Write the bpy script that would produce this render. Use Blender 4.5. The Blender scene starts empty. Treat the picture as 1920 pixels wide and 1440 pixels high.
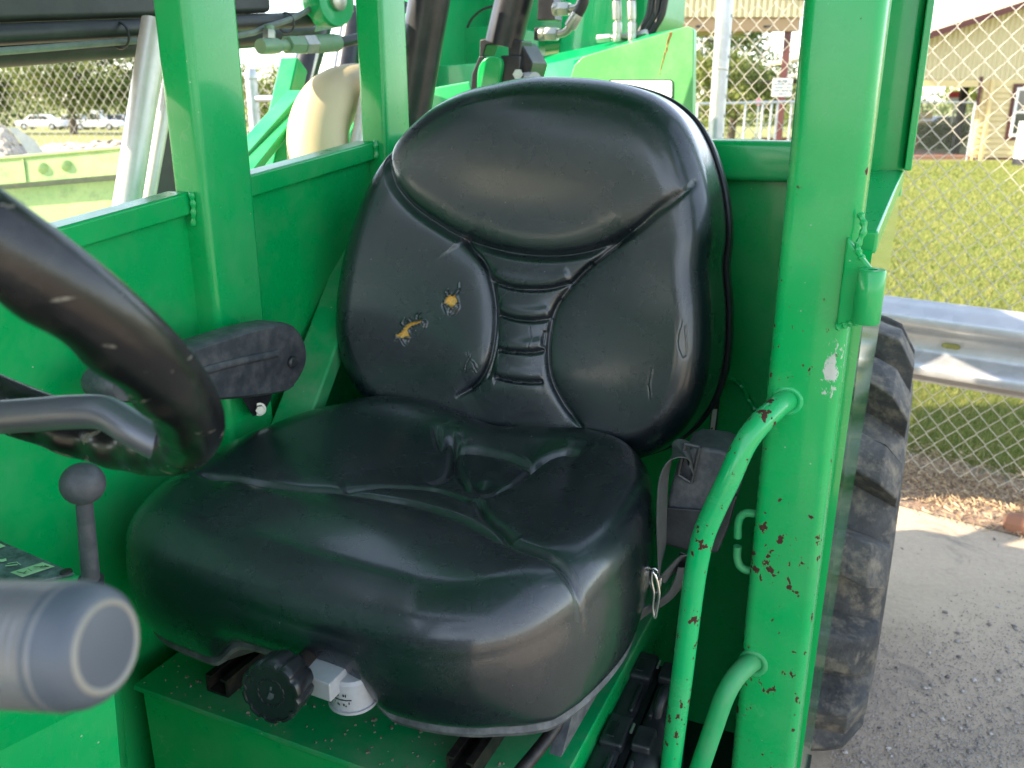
import bpy, bmesh, math, random
import numpy as np
from mathutils import Vector, Matrix
random.seed(7); RNG = np.random.default_rng(7)
S = bpy.context.scene; C = S.collection
R = math.radians
# ------------------------------------------------------------------ camera, sky, sun, exposure
# world axes: +Y = rearwards along the machine, +X = towards its door side, Z up. Camera stands by the door at 1.5 m.
FPX, PITCH, YAW, H = 1637.0, R(18.1), R(24.5), 1.5
cam = bpy.data.cameras.new('camera'); camo = bpy.data.objects.new('camera', cam); C.objects.link(camo)
camo.location = (0, 0, H); camo.rotation_euler = (R(90)-PITCH, 0, YAW)
cam.sensor_width = 36; cam.lens = 36*FPX/1920; cam.clip_start = .02; cam.clip_end = 2000
cam.dof.use_dof = True; cam.dof.focus_distance = 1.02; cam.dof.aperture_fstop = cam.lens/3.2
S.camera = camo
SUN_EL, SUN_AZV = R(33), R(-98)            # azimuth measured clockwise from the viewing direction
az = SUN_AZV - YAW                          # clockwise from +Y
sdir = Vector((math.sin(az)*math.cos(SUN_EL), math.cos(az)*math.cos(SUN_EL), math.sin(SUN_EL)))
w = bpy.data.worlds.new('World'); S.world = w; w.use_nodes = True
nt = w.node_tree; sky = nt.nodes.new('ShaderNodeTexSky'); sky.sky_type = 'NISHITA'; sky.sun_disc = False
sky.sun_elevation = SUN_EL; sky.sun_rotation = az; sky.dust_density = .4; sky.air_density = 1.0; sky.ozone_density = 1.2
hs = nt.nodes.new('ShaderNodeHueSaturation'); hs.inputs['Saturation'].default_value = .62; nt.links.new(sky.outputs[0], hs.inputs['Color']); nt.links.new(hs.outputs[0], nt.nodes['Background'].inputs[0]); nt.nodes['Background'].inputs[1].default_value = .15
sl = bpy.data.lights.new('sun', 'SUN'); sl.energy = 3.6; sl.angle = R(.5); sl.color = (1, .84, .64)
so = bpy.data.objects.new('sun', sl); C.objects.link(so); so.rotation_euler = sdir.to_track_quat('Z', 'Y').to_euler()
S.view_settings.view_transform = 'Standard'; S.view_settings.look = 'None'; S.view_settings.gamma = 1
S.view_settings.exposure = 2.1; S.render.engine = 'CYCLES'

# ------------------------------------------------------------------ pixel rays (photograph 1920x1440) used to measure real positions
def ray(x, y):
    a = (x-960)/FPX; b = (y-720)/FPX
    X = a; Y = math.cos(PITCH)-b*math.sin(PITCH); Z = -math.sin(PITCH)-b*math.cos(PITCH)
    return np.array([X*math.cos(YAW)-Y*math.sin(YAW), X*math.sin(YAW)+Y*math.cos(YAW), Z])
O = np.array([0, 0, H])
def at(x, y, v=None, u=None, z=None, d=None):
    r = ray(x, y)
    if d is not None: return O+r*d
    if v is not None: return O+r*(v/r[0])
    if u is not None: return O+r*(u/r[1])
    return O+r*((z-H)/r[2])
def W(X, Y, z):                              # view-aligned ground coordinates -> world
    return np.array([X*math.cos(YAW)-Y*math.sin(YAW), X*math.sin(YAW)+Y*math.cos(YAW), z])
def CAMV(x, y, z):                           # camera axes -> world direction
    v = camo.rotation_euler.to_matrix() @ Vector((x, y, z)); return np.array(v)

# ------------------------------------------------------------------ mesh helpers
def join(parts):
    V, F, n = [], [], 0
    for v, f in parts:
        v = np.asarray(v, float); V.append(v); F += [tuple(i+n for i in q) for q in f]; n += len(v)
    return np.vstack(V), F
def box(x0, x1, y0, y1, z0, z1):
    v = np.array([(x, y, z) for x in (x0, x1) for y in (y0, y1) for z in (z0, z1)], float)
    return v, [(0,1,3,2),(4,6,7,5),(0,4,5,1),(2,3,7,6),(0,2,6,4),(1,5,7,3)]
def obox(c, s, ax=None):                    # oriented box: centre, sizes, 3 axes
    v, f = box(-s[0]/2, s[0]/2, -s[1]/2, s[1]/2, -s[2]/2, s[2]/2)
    if ax is not None: v = v @ np.array(ax, float)
    return v+np.asarray(c, float), f
def frame(d, up=(0, 0, 1)):
    d = np.asarray(d, float); d = d/np.linalg.norm(d); a = np.cross(up, d)
    if np.linalg.norm(a) < 1e-4: a = np.cross((0, 1, 0), d)
    a /= np.linalg.norm(a); return a, np.cross(d, a), d
def beam(p0, p1, wd, ht, up=(0, 0, 1)):
    p0, p1 = np.asarray(p0, float), np.asarray(p1, float); a, b, d = frame(p1-p0, up)
    return obox((p0+p1)/2, (wd, ht, np.linalg.norm(p1-p0)), (a, b, d))
def smooth_path(P, k=8, closed=False):
    P = np.asarray(P, float); n = len(P); out = []
    rng = range(n if closed else n-1)
    for i in rng:
        p0 = P[(i-1) % n] if (closed or i > 0) else 2*P[0]-P[1]; p1 = P[i]; p2 = P[(i+1) % n]
        p3 = P[(i+2) % n] if (closed or i+2 < n) else 2*P[-1]-P[-2]
        for j in range(k):
            t = j/k
            out.append(.5*((2*p1)+(-p0+p2)*t+(2*p0-5*p1+4*p2-p3)*t*t+(-p0+3*p1-3*p2+p3)*t**3))
    if not closed: out.append(P[-1])
    return np.array(out)
def tube(P, r, n=14, caps=True, closed=False):
    P = np.asarray(P, float); m = len(P); r = np.full(m, r, float) if np.isscalar(r) else np.asarray(r, float)
    T = np.gradient(P, axis=0) if not closed else np.roll(P, -1, 0)-np.roll(P, 1, 0)
    T /= np.linalg.norm(T, axis=1)[:, None]+1e-12
    a = frame(T[0])[0]; V = []
    for i in range(m):
        a = a-T[i]*np.dot(a, T[i]); a /= np.linalg.norm(a); b = np.cross(T[i], a)
        t = np.arange(n)*2*math.pi/n
        V.append(P[i]+r[i]*(np.cos(t)[:, None]*a+np.sin(t)[:, None]*b))
    V = np.vstack(V); F = []
    for i in range(m if closed else m-1):
        j = (i+1) % m
        for k in range(n): F.append((i*n+k, i*n+(k+1) % n, j*n+(k+1) % n, j*n+k))
    if caps and not closed:
        F.append(tuple(range(n))[::-1]); F.append(tuple((m-1)*n+k for k in range(n)))
    return V, F
def cyl(p0, p1, r, n=20, r2=None):
    return tube([p0, p1], [r, r if r2 is None else r2], n)
def lathe(prof, p0, d, n=32, up=(0, 0, 1), sc=None):   # profile [(along, radius)]
    a, b, d = frame(d, up); p0 = np.asarray(p0, float); V = []; t = np.arange(n)*2*math.pi/n
    for h, r in prof:
        rr = r if sc is None else r*sc(t)
        V.append(p0+d*h+(rr*np.cos(t))[:, None]*a+(rr*np.sin(t))[:, None]*b)
    F = []
    for i in range(len(prof)-1):
        for k in range(n): F.append((i*n+k, i*n+(k+1) % n, (i+1)*n+(k+1) % n, (i+1)*n+k))
    F.append(tuple(range(n))[::-1]); F.append(tuple((len(prof)-1)*n+k for k in range(n)))
    return np.vstack(V), F
def prism(poly, fa, fb):                    # poly of 2D pts; fa/fb map a 2D pt to the near / far 3D pt
    n = len(poly); V = [fa(p) for p in poly]+[fb(p) for p in poly]
    F = [tuple(range(n)), tuple(range(2*n-1, n-1, -1))]+[(i, i+n, (i+1) % n+n, (i+1) % n) for i in range(n)]
    return np.array(V, float), F
def rrect(x0, x1, y0, y1, r, k=5):
    P = []
    for cx, cy, a0 in ((x1-r, y1-r, 0), (x0+r, y1-r, 90), (x0+r, y0+r, 180), (x1-r, y0+r, 270)):
        for i in range(k+1):
            a = R(a0+90*i/k); P.append((cx+r*math.cos(a), cy+r*math.sin(a)))
    return P
def rtube_z(x0, x1, y0, y1, z0, z1, r=.012):
    return prism(rrect(x0, x1, y0, y1, r), lambda p: (p[0], p[1], z0), lambda p: (p[0], p[1], z1))
def hexnut(p, d, r, h): return lathe([(0, r*.93), (h*.12, r), (h*.88, r), (h, r*.93)], p, d, 6)
def sphere(c, r, n=24, m=14):
    c = np.asarray(c, float); V = []; F = []
    for i in range(m+1):
        a = math.pi*i/m
        for k in range(n): b = 2*math.pi*k/n; V.append(c+r*np.array([math.sin(a)*math.cos(b), math.sin(a)*math.sin(b), math.cos(a)]))
    for i in range(m):
        for k in range(n): F.append((i*n+k, (i+1)*n+k, (i+1)*n+(k+1) % n, i*n+(k+1) % n))
    return np.array(V), F
def torus(c, d, R1, r, n=40, m=10, up=(0, 0, 1)):
    a, b, _ = frame(d, up); c = np.asarray(c, float); t = np.arange(n)*2*math.pi/n
    return tube(c+R1*(np.cos(t)[:, None]*a+np.sin(t)[:, None]*b), r, m, closed=True)

def obj(name, geo, mat, parent=None, sharp=38, bevel=0, kind=None, label=None, fixn=True):
    V, F = geo
    me = bpy.data.meshes.new(name); me.from_pydata([tuple(p) for p in V] if len(V) < 60000 else V.tolist(), [], F)
    if fixn:
        bm = bmesh.new(); bm.from_mesh(me); bmesh.ops.recalc_face_normals(bm, faces=bm.faces); bm.to_mesh(me); bm.free()
    me.shade_smooth()
    if sharp is not None: me.set_sharp_from_angle(angle=R(sharp))
    for m in (mat if isinstance(mat, (list, tuple)) else [mat]): me.materials.append(m)
    o = bpy.data.objects.new(name, me); C.objects.link(o)
    if parent is not None:
        o.parent = parent
        if parent.type == 'EMPTY': o.location = -Vector(parent['base'])
    if bevel:
        b = o.modifiers.new('bevel', 'BEVEL'); b.width = bevel; b.segments = 2; b.limit_method = 'ANGLE'; b.angle_limit = R(40); b.harden_normals = True
    if kind: o['kind'] = kind
    if label: o['label'] = label
    return o
def thing(name, base, label, cat, group=None):
    o = bpy.data.objects.new(name, None); C.objects.link(o); o.location = Vector([float(x) for x in base])
    o['base'] = [float(x) for x in base]; o['label'] = label; o['category'] = cat; o.empty_display_size = .05
    if group: o['group'] = group
    return o
def tag(o, label, cat, group=None):
    o['label'] = label; o['category'] = cat
    if group: o['group'] = group
    return o

# ------------------------------------------------------------------ materials
class NB:
    def __init__(s, name):
        s.m = bpy.data.materials.new(name); s.m.use_nodes = True; s.t = s.m.node_tree
        s.p = s.t.nodes['Principled BSDF']; s.co = s.t.nodes.new('ShaderNodeTexCoord').outputs['Object']
    def n(s, ty, **k):
        q = s.t.nodes.new(ty)
        for a, b in k.items(): setattr(q, a, b)
        return q
    def l(s, a, b): s.t.links.new(a, b)
    def setv(s, i, v): s.p.inputs[i].default_value = v
    def noise(s, sc, det=3, rough=.5, vec=None, dist=0):
        q = s.n('ShaderNodeTexNoise'); q.inputs['Scale'].default_value = sc; q.inputs['Detail'].default_value = det
        q.inputs['Roughness'].default_value = rough; q.inputs['Distortion'].default_value = dist
        s.l(vec or s.co, q.inputs['Vector']); return q.outputs[0]
    def vor(s, sc, feat='F1', vec=None, out=0, rnd=1):
        q = s.n('ShaderNodeTexVoronoi', feature=feat); q.inputs['Scale'].default_value = sc; q.inputs['Randomness'].default_value = rnd
        s.l(vec or s.co, q.inputs['Vector']); return q.outputs[out]
    def ramp(s, f, stops):
        q = s.n('ShaderNodeValToRGB'); e = q.color_ramp.elements
        while len(e) < len(stops): e.new(.5)
        for el, (p, c) in zip(e, stops):
            el.position = p; el.color = (c, c, c, 1) if np.isscalar(c) else (*c, 1)
        s.l(f, q.inputs[0]); return q.outputs[0]
    def mix(s, f, a, b, mode='MIX'):
        q = s.n('ShaderNodeMix', data_type='RGBA', blend_type=mode)
        for i, x in ((0, f), (6, a), (7, b)):
            if hasattr(x, 'is_linked') or hasattr(x, 'links'): s.l(x, q.inputs[i])
            elif i == 0: q.inputs[0].default_value = x
            else: q.inputs[i].default_value = (*x, 1)
        return q.outputs[2]
    def math(s, op, a, b=0.0, c=None):
        q = s.n('ShaderNodeMath', operation=op)
        for i, x in enumerate((a, b) if c is None else (a, b, c)):
            if hasattr(x, 'links'): s.l(x, q.inputs[i])
            else: q.inputs[i].default_value = x
        return q.outputs[0]
    def mapv(s, scale=(1, 1, 1), rot=(0, 0, 0), loc=(0, 0, 0), vec=None):
        q = s.n('ShaderNodeMapping'); q.inputs['Scale'].default_value = scale; q.inputs['Rotation'].default_value = rot
        q.inputs['Location'].default_value = loc; s.l(vec or s.co, q.inputs['Vector']); return q.outputs[0]
    def bump(s, h, st=.3, dist=.001, prev=None):
        q = s.n('ShaderNodeBump'); q.inputs['Strength'].default_value = st; q.inputs['Distance'].default_value = dist
        s.l(h, q.inputs['Height'])
        if prev is not None: s.l(prev, q.inputs['Normal'])
        s.l(q.outputs[0], s.p.inputs['Normal']); return q.outputs[0]
    def base(s, x):
        if hasattr(x, 'links'): s.l(x, s.p.inputs['Base Color'])
        else: s.p.inputs['Base Color'].default_value = (*x, 1)
    def rough(s, x):
        if hasattr(x, 'links'): s.l(x, s.p.inputs['Roughness'])
        else: s.p.inputs['Roughness'].default_value = x

def paint(name, col, rough=.28, dust=.16, chips=0, dustcol=(.35, .36, .30), scr=.6, coat=.28, zfade=None, chipsc=55, scuff=None):
    b = NB(name)
    lo = b.noise(3.5, 4, .6); hi = b.noise(38, 4, .65)
    c = b.mix(b.ramp(lo, [(.3, 0.0), (.75, 1.0)]), tuple(x*.9 for x in col), tuple(min(1, x*1.08) for x in col))
    dm = b.math('MULTIPLY', b.ramp(b.noise(6, 6, .7), [(.45, 0), (.8, 1)]), dust)
    c = b.mix(dm, c, dustcol); b.setv('Specular IOR Level', .28)
    # tiny pale nicks and fine scratches
    nick = b.ramp(b.vor(48, 'F1'), [(0, 1), (.035, 1), (.055, 0)])
    nm = b.math('MULTIPLY', nick, b.ramp(b.noise(7, 2), [(.5, 0), (.56, 1)]))
    c = b.mix(b.math('MULTIPLY', nm, .75), c, (.45, .52, .40))
    sc = b.noise(16, 2, .5, b.mapv((1, 9, .8), (.3, .5, .2)), 1.5)
    sm = b.math('MULTIPLY', b.ramp(sc, [(.492, 0), (.5, 1), (.508, 0)]), b.ramp(b.noise(4, 3), [(.55, 0), (.7, 1)]))
    c = b.mix(b.math('MULTIPLY', sm, .28*scr), c, (.42, .55, .42))
    r = b.math('ADD', b.math('MULTIPLY', hi, .12), b.math('MULTIPLY_ADD', dm, .45, rough-.06))
    hgt = b.noise(110, 2, .5); bn = b.bump(hgt, .06, .0012)
    if chips:
        n1 = b.noise(chipsc, 3, .6, b.mapv((1, 1, .75)))
        msk = b.ramp(b.noise(chipsc*.13, 3, .6), [(.42, 0), (.62, .12*chips)])
        if zfade:                                  # (axis index, lo, hi): where the wear is worst
            sx = b.n('ShaderNodeSeparateXYZ'); b.l(b.co, sx.inputs[0])
            f = b.n('ShaderNodeMapRange'); f.inputs[1].default_value = zfade[1]; f.inputs[2].default_value = zfade[2]
            b.l(sx.outputs[zfade[0]], f.inputs[0]); msk = b.math('MULTIPLY', msk, f.outputs[0])
            if scuff is not None:
                f3 = b.n('ShaderNodeMapRange'); f3.inputs[1].default_value = -.07; f3.inputs[2].default_value = -.131; f3.inputs[3].default_value = .55; f3.inputs[4].default_value = 1.65
                b.l(sx.outputs[0], f3.inputs[0]); msk = b.math('MULTIPLY', msk, f3.outputs[0])
        s1 = b.math('ADD', b.math('MULTIPLY_ADD', n1, .97, .008), msk)
        cm = b.ramp(s1, [(.672, 0), (.684, 1)]); halo = b.ramp(s1, [(.655, 0), (.674, 1)])
        c = b.mix(b.math('MULTIPLY', halo, .35), c, (.18, .16, .05))
        c = b.mix(cm, c, b.mix(b.noise(220, 3), (.030, .011, .009), (.085, .030, .020)))
        r = b.math('ADD', r, b.math('MULTIPLY', cm, .6))
        b.bump(b.math('MULTIPLY', cm, -1.0), .6, .0008, bn)
        b.l(b.math('MULTIPLY', b.math('SUBTRACT', 1.0, cm), coat), b.p.inputs['Coat Weight'])
        if scuff is not None:                      # pale scraped patch on the post's corner
            q = b.mapv((1/.016, 1/.05, 1/.052), loc=(-scuff[0]/.016, -scuff[1]/.05, -scuff[2]/.052))
            ln = b.n('ShaderNodeVectorMath', operation='LENGTH'); b.l(q, ln.inputs[0])
            f2 = b.ramp(b.math('ADD', b.math('MULTIPLY', b.noise(75, 5, .75, b.mapv((1, 1, .5))), 1.6), b.math('MULTIPLY', ln.outputs['Value'], .42)), [(.0, 1), (.93, 1), (.98, 0)])
            c = b.mix(f2, c, (.42, .44, .40)); r = b.math('ADD', r, b.math('MULTIPLY', f2, .4))
    else: b.setv('Coat Weight', coat)
    b.setv('Coat Roughness', .08); b.base(c); b.rough(r); return b.m
GREEN = (.0, .35, .084)
M = {}
M['green'] = paint('green_paint', GREEN)
M['green_post'] = paint('green_paint_worn', GREEN, rough=.26, dust=.14, chips=1.0, zfade=(2, 1.32, 1.0), chipsc=80, scuff=(-.062, 1.0, 1.205))
M['green_gloss'] = paint('green_paint_polished', GREEN, rough=.12, dust=0, coat=1.0, scr=.3)
M['green_rail'] = paint('green_paint_handle', (.002, .39, .11), rough=.24, dust=.18, chips=.9, chipsc=95)
M['green_dusty'] = paint('green_paint_dusty', (.003, .31, .09), rough=.42, dust=.85, dustcol=(.20, .30, .19), coat=.12)
M['green_boom'] = paint('green_paint_body', (.003, .33, .10), rough=.3, dust=.15, dustcol=(.35, .5, .35), coat=.3)
M['green_pale'] = paint('green_paint_pale', (.10, .38, .11), rough=.4, dust=.3, dustcol=(.45, .55, .35), coat=.2)  # paler green than the rest of the body

def leather(name, col=(.0055, .0095, .0140), rough=.27):
    b = NB(name)
    foam = b.n('ShaderNodeAttribute', attribute_name='foam').outputs['Fac']
    wear = b.n('ShaderNodeAttribute', attribute_name='wear').outputs['Fac']
    lo = b.noise(9, 4, .6); d = b.ramp(b.noise(26, 6, .75), [(.5, 0), (.85, 1)])
    c = b.mix(b.math('MULTIPLY', d, .14), col, (.075, .08, .075))
    c = b.mix(b.math('MULTIPLY', wear, b.ramp(b.noise(60, 5, .7), [(.3, .15), (.7, .8)])), c, (.15, .155, .15))
    speck = b.math('MULTIPLY', b.ramp(b.vor(42, 'F1'), [(0, 1), (.022, 1), (.035, 0)]), b.ramp(b.noise(11, 1), [(.5, 0), (.58, 1)]))
    c = b.mix(b.math('MULTIPLY', speck, .6), c, (.4, .42, .4))
    sc = b.noise(22, 2, .5, b.mapv((.7, 1, 8), (.9, .4, .3)), 2.0)
    c = b.mix(b.math('MULTIPLY', b.math('MULTIPLY', b.ramp(sc, [(.494, 0), (.5, 1), (.506, 0)]), b.ramp(lo, [(.52, 0), (.6, 1)])), .18), c, (.3, .3, .3))
    c = b.mix(foam, c, b.mix(b.noise(300, 4), (.50, .26, .03), (.85, .52, .10)))
    b.base(c)
    b.rough(b.math('ADD', b.math('MULTIPLY', b.noise(14, 5, .6), .16), b.math('ADD', b.math('MULTIPLY_ADD', foam, .5, rough-.08), b.math('MULTIPLY', wear, .15))))
    v1 = b.vor(300, 'DISTANCE_TO_EDGE', b.mix(.22, b.mapv((1, 1, 1.0)), b.noise(120, 2), 'ADD'))
    h1 = b.ramp(v1, [(0, 0), (.16, 1)]); n2 = b.noise(150, 4, .6, b.mapv((1, .8, 1.4)), 1.2)
    b1 = b.bump(b.math('ADD', b.math('MULTIPLY', h1, .35), n2), .34, .0007)
    b.setv('Specular IOR Level', .6); b.setv('Coat Weight', .85); b.setv('Coat Roughness', .19); return b.m
M['leather'] = leather('black_vinyl')
def simple(name, col, rough=.5, metal=0, var=.15, bump=0, bsc=80, spec=.5, dust=0, dustcol=(.3, .28, .24), nsc=12):
    b = NB(name); n = b.noise(nsc, 5, .65)
    c = b.mix(n, tuple(x*(1-var) for x in col), tuple(min(1, x*(1+var)) for x in col))
    if dust: c = b.mix(b.math('MULTIPLY', b.ramp(b.noise(nsc*1.7, 6, .72), [(.42, 0), (.75, 1)]), dust), c, dustcol)
    b.base(c); b.rough(b.math('MULTIPLY_ADD', b.noise(nsc*2, 4), .2, rough-.1)); b.setv('Metallic', metal); b.setv('Specular IOR Level', spec)
    if bump: b.bump(b.noise(bsc, 4, .6), bump, .001)
    return b.m
M['plastic'] = simple('black_plastic', (.016, .018, .021), .45, bump=.25, bsc=350, dust=.45, dustcol=(.09, .095, .095))
M['plastic_grey'] = simple('grey_plastic', (.040, .046, .054), .5, bump=.4, bsc=180, dust=.8, dustcol=(.13, .13, .13), nsc=26)
M['shell'] = simple('seat_shell', (.01, .011, .013), .4, bump=.1)
M['gasket'] = simple('dusty_rubber_trim', (.05, .055, .06), .6, dust=.8, dustcol=(.17, .18, .18), nsc=25)
M['white_plastic'] = simple('off_white_plastic', (.38, .39, .41), .4, dust=.4, dustcol=(.3, .27, .22), nsc=40)
M['ink'] = simple('dark_print', (.02, .02, .025), .5)
M['knob'] = simple('knob_plastic', (.010, .012, .014), .3, bump=.15, bsc=250, dust=.3, dustcol=(.06, .06, .06))
M['rust_black'] = simple('black_rusty_steel', (.012, .012, .012), .5, .2, dust=.7, dustcol=(.07, .05, .035), nsc=30, bump=.4)
b = NB('wheel_rim_rubber')
n = b.noise(26, 3, .6, b.mapv((1, 1, 2.2)), 1.2); m_ = b.math('MULTIPLY', b.ramp(n, [(.635, 0), (.66, 1)]), b.ramp(b.noise(260, 4, .8), [(.35, 0), (.6, 1)]))
b.base(b.mix(b.math('MULTIPLY', m_, .7), b.mix(b.ramp(b.noise(30, 5, .7), [(.45, 0), (.8, .5)]), (.006, .006, .007), (.05, .047, .04)), (.30, .28, .22)))
b.setv('Specular IOR Level', .4); b.rough(b.math('MULTIPLY_ADD', m_, .4, .27)); b.bump(b.noise(150, 4), .15, .001); M['rubber'] = b.m
M['steel_dark'] = simple('satin_spoke_steel', (.13, .14, .16), .38, .5, dust=.5, dustcol=(.2, .2, .2))
M['black_paint'] = simple('black_cylinder_paint', (.012, .013, .016), .33, dust=.35, dustcol=(.075, .075, .08), nsc=9)
M['boom_black'] = simple('black_boom_paint', (.014, .017, .016), .5, dust=.6, dustcol=(.045, .055, .045), nsc=5)
M['hose'] = simple('hydraulic_hose', (.015, .016, .018), .45, bump=.3, bsc=200)
M['hose_dusty'] = simple('dusty_cable', (.11, .14, .12), .65, dust=.7, dustcol=(.2, .26, .2))
M['zinc'] = simple('zinc_fitting', (.42, .43, .38), .38, .75, dust=.6, dustcol=(.3, .3, .22), nsc=60)
M['fit_green'] = simple('overpainted_fitting', (.14, .26, .15), .45, .2, dust=.6, dustcol=(.25, .28, .18), nsc=50)
M['chrome'] = simple('chrome_rod', (.66, .62, .56), .42, .55, dust=.3, dustcol=(.4, .34, .28), nsc=18)
M['chrome_ring'] = simple('bright_ring', (.75, .76, .78), .12, 1.0)
M['galv'] = None
M['duct'] = simple('beige_duct', (.52, .42, .25), .55, bump=.1, bsc=60, dust=.3, dustcol=(.4, .36, .25), nsc=8)
M['grip'] = None
M['ball'] = simple('worn_knob_rubber', (.045, .05, .058), .55, bump=.5, bsc=140, dust=.6, dustcol=(.12, .12, .13), nsc=30)
M['white_paint'] = simple('white_paint', (.78, .78, .76), .45, dust=.1)
M['label_white'] = simple('white_decal', (.74, .76, .74), .35)
M['decal_green'] = simple('pale_green_label', (.42, .66, .36), .45, dust=.2, dustcol=(.2, .3, .2), nsc=60)

b = NB('galvanised_steel')
sp = b.vor(28, 'F1', out=1); sx = b.n('ShaderNodeSeparateColor'); b.l(sp, sx.inputs[0])
c = b.mix(b.math('MULTIPLY', sx.outputs[0], .5), (.40, .42, .44), (.52, .54, .56)); c = b.mix(b.math('MULTIPLY', b.ramp(b.noise(5, 6, .7), [(.45, 0), (.75, 1)]), .35), c, (.62, .60, .56))
b.base(c); b.setv('Metallic', .65); b.rough(b.math('MULTIPLY_ADD', b.noise(12, 5), .3, .28)); b.bump(b.noise(30, 4), .12, .002); M['galv'] = b.m
b = NB('galvanised_wire'); b.base((.50, .46, .38)); b.setv('Metallic', .25); b.rough(.45); M['wire'] = b.m
b = NB('ribbed_lever_grip')
b.base(b.mix(b.noise(30, 5, .7), (.12, .125, .135), (.20, .20, .20))); b.rough(.42); b.setv('Metallic', .25)
b.bump(b.noise(300, 2), .1); M['grip'] = b.m
b = NB('grip_cap_rubber'); b.base(b.mix(b.noise(20, 5), (.05, .065, .09), (.085, .095, .11))); b.rough(.5); M['grip_cap'] = b.m
b = NB('grip_end_face'); b.base(b.mix(b.noise(14, 5), (.17, .165, .145), (.23, .22, .19))); b.rough(.55); M['grip_end'] = b.m

b = NB('tyre_rubber')
n = b.noise(7, 6, .7); c = b.mix(b.ramp(n, [(.35, 0), (.7, 1)]), (.020, .021, .023), (.095, .093, .088))
c = b.mix(b.ramp(b.noise(22, 5, .7), [(.48, 0), (.68, .85)]), c, (.21, .18, .135)); b.base(c); b.rough(.72)
b.bump(b.noise(45, 6, .7), .9, .006); M['tyre'] = b.m
b = NB('webbing')
b.base(b.mix(b.noise(60, 4), (.045, .05, .05), (.10, .105, .10))); b.rough(.75)
wv = b.n('ShaderNodeTexWave', bands_direction='DIAGONAL'); wv.inputs['Scale'].default_value = 260; b.l(b.co, wv.inputs[0]); b.bump(wv.outputs[1], .6, .0006); M['web'] = b.m

b = NB('plate_decal')         # scuffed black instruction plate
n = b.noise(45, 6, .75); c = b.mix(b.ramp(n, [(.4, 0), (.7, 1)]), (.035, .05, .05), (.16, .22, .22)); b.base(c); b.rough(.5); b.bump(b.noise(120, 4), .3, .0006); M['plate'] = b.m

b = NB('concrete')
n1 = b.noise(2.2, 8, .7); n2 = b.noise(60, 5, .7); n3 = b.noise(240, 3, .6)
c = b.mix(b.ramp(n1, [(.3, 0), (.7, 1)]), (.37, .295, .215), (.49, .395, .29)); c = b.mix(b.ramp(n2, [(.4, 0), (.75, .6)]), c, (.54, .44, .33))
st = b.ramp(b.noise(3.6, 5, .72, dist=.6), [(.56, 0), (.68, .55)]); c = b.mix(st, c, (.10, .098, .092))
c = b.mix(b.ramp(n3, [(.58, 0), (.72, .5)]), c, (.12, .115, .105)); b.base(c); b.rough(.85); b.bump(b.math('ADD', n2, n3), .5, .002); M['concrete'] = b.m
b = NB('lawn_soil')
n1 = b.noise(.5, 6, .65); n2 = b.noise(14, 6, .75)
c = b.mix(b.ramp(n1, [(.35, 0), (.65, 1)]), (.11, .15, .03), (.26, .25, .08)); c = b.mix(b.ramp(n2, [(.35, 0), (.7, .8)]), c, (.27, .27, .09)); b.base(c); b.rough(.95)
b.bump(n2, .8, .03); M['lawn'] = b.m
b = NB('mulch_soil')
c = b.mix(b.ramp(b.noise(40, 6, .75), [(.3, 0), (.7, 1)]), (.13, .085, .055), (.34, .23, .16)); c = b.mix(b.ramp(b.noise(5, 4), [(.5, 0), (.62, .6)]), c, (.30, .27, .22)); b.base(c); b.rough(.95)
b.bump(b.noise(90, 5), 1, .006); M['mulch'] = b.m
def varmat(name, a, c2, rough=.7, trans=0):
    b = NB(name); oi = b.n('ShaderNodeNewGeometry').outputs['Random Per Island']
    b.base(b.mix(oi, a, c2)); b.rough(rough); b.setv('Specular IOR Level', .25)
    if trans:
        t = b.n('ShaderNodeBsdfTranslucent'); b.l(b.mix(oi, a, c2), t.inputs[0]); mx = b.n('ShaderNodeMixShader'); mx.inputs[0].default_value = trans
        b.l(b.p.outputs[0], mx.inputs[1]); b.l(t.outputs[0], mx.inputs[2]); b.l(mx.outputs[0], b.t.nodes['Material Output'].inputs[0])
    return b.m
M['grass'] = varmat('grass_blades', (.11, .19, .035), (.36, .335, .11), trans=.3)
M['straw'] = varmat('dry_straw', (.30, .20, .11), (.52, .40, .26))
M['gravel'] = varmat('gravel_stones', (.16, .14, .13), (.46, .43, .40), .85)
M['leaf'] = varmat('tree_leaves', (.10, .15, .035), (.28, .31, .09), trans=.3)
M['leaf_dark'] = varmat('dark_tree_leaves', (.065, .105, .03), (.20, .24, .075), trans=.25)
M['bark'] = simple('bark', (.13, .10, .075), .9, bump=.8, bsc=20)
M['siding'] = simple('beige_siding', (.58, .45, .22), .6, var=.05, nsc=2)
M['corr'] = simple('corrugated_metal', (.50, .42, .24), .5, var=.05, nsc=2)
M['soffit'] = simple('tan_soffit', (.36, .24, .13), .6, nsc=2)
M['darkred'] = simple('dark_red_trim', (.075, .016, .013), .5)
M['brick'] = simple('brick_sill', (.26, .115, .065), .8, nsc=6)
M['glass'] = simple('window_glass', (.03, .035, .04), .05, spec=1.0)
M['hedge'] = varmat('hedge_leaves', (.05, .10, .02), (.20, .24, .05), trans=.2)
M['dark'] = simple('dark_neutral', (.03, .028, .026), .7)  # even near-black for slot, soffit fittings, porch jamb and ceiling
M['red_sign'] = simple('red_sign_paint', (.55, .05, .06), .45)
M['asphalt'] = simple('asphalt', (.06, .06, .06), .85, nsc=5)
M['sand'] = simple('sand_pile', (.44, .38, .30), .95, var=.3, bump=1.0, bsc=25, nsc=14)
M['slate'] = simple('blue_grey_chute', (.16, .20, .21), .6, dust=.5, dustcol=(.35, .35, .3))
b = NB('rusty_pale_green_bucket')
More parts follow.
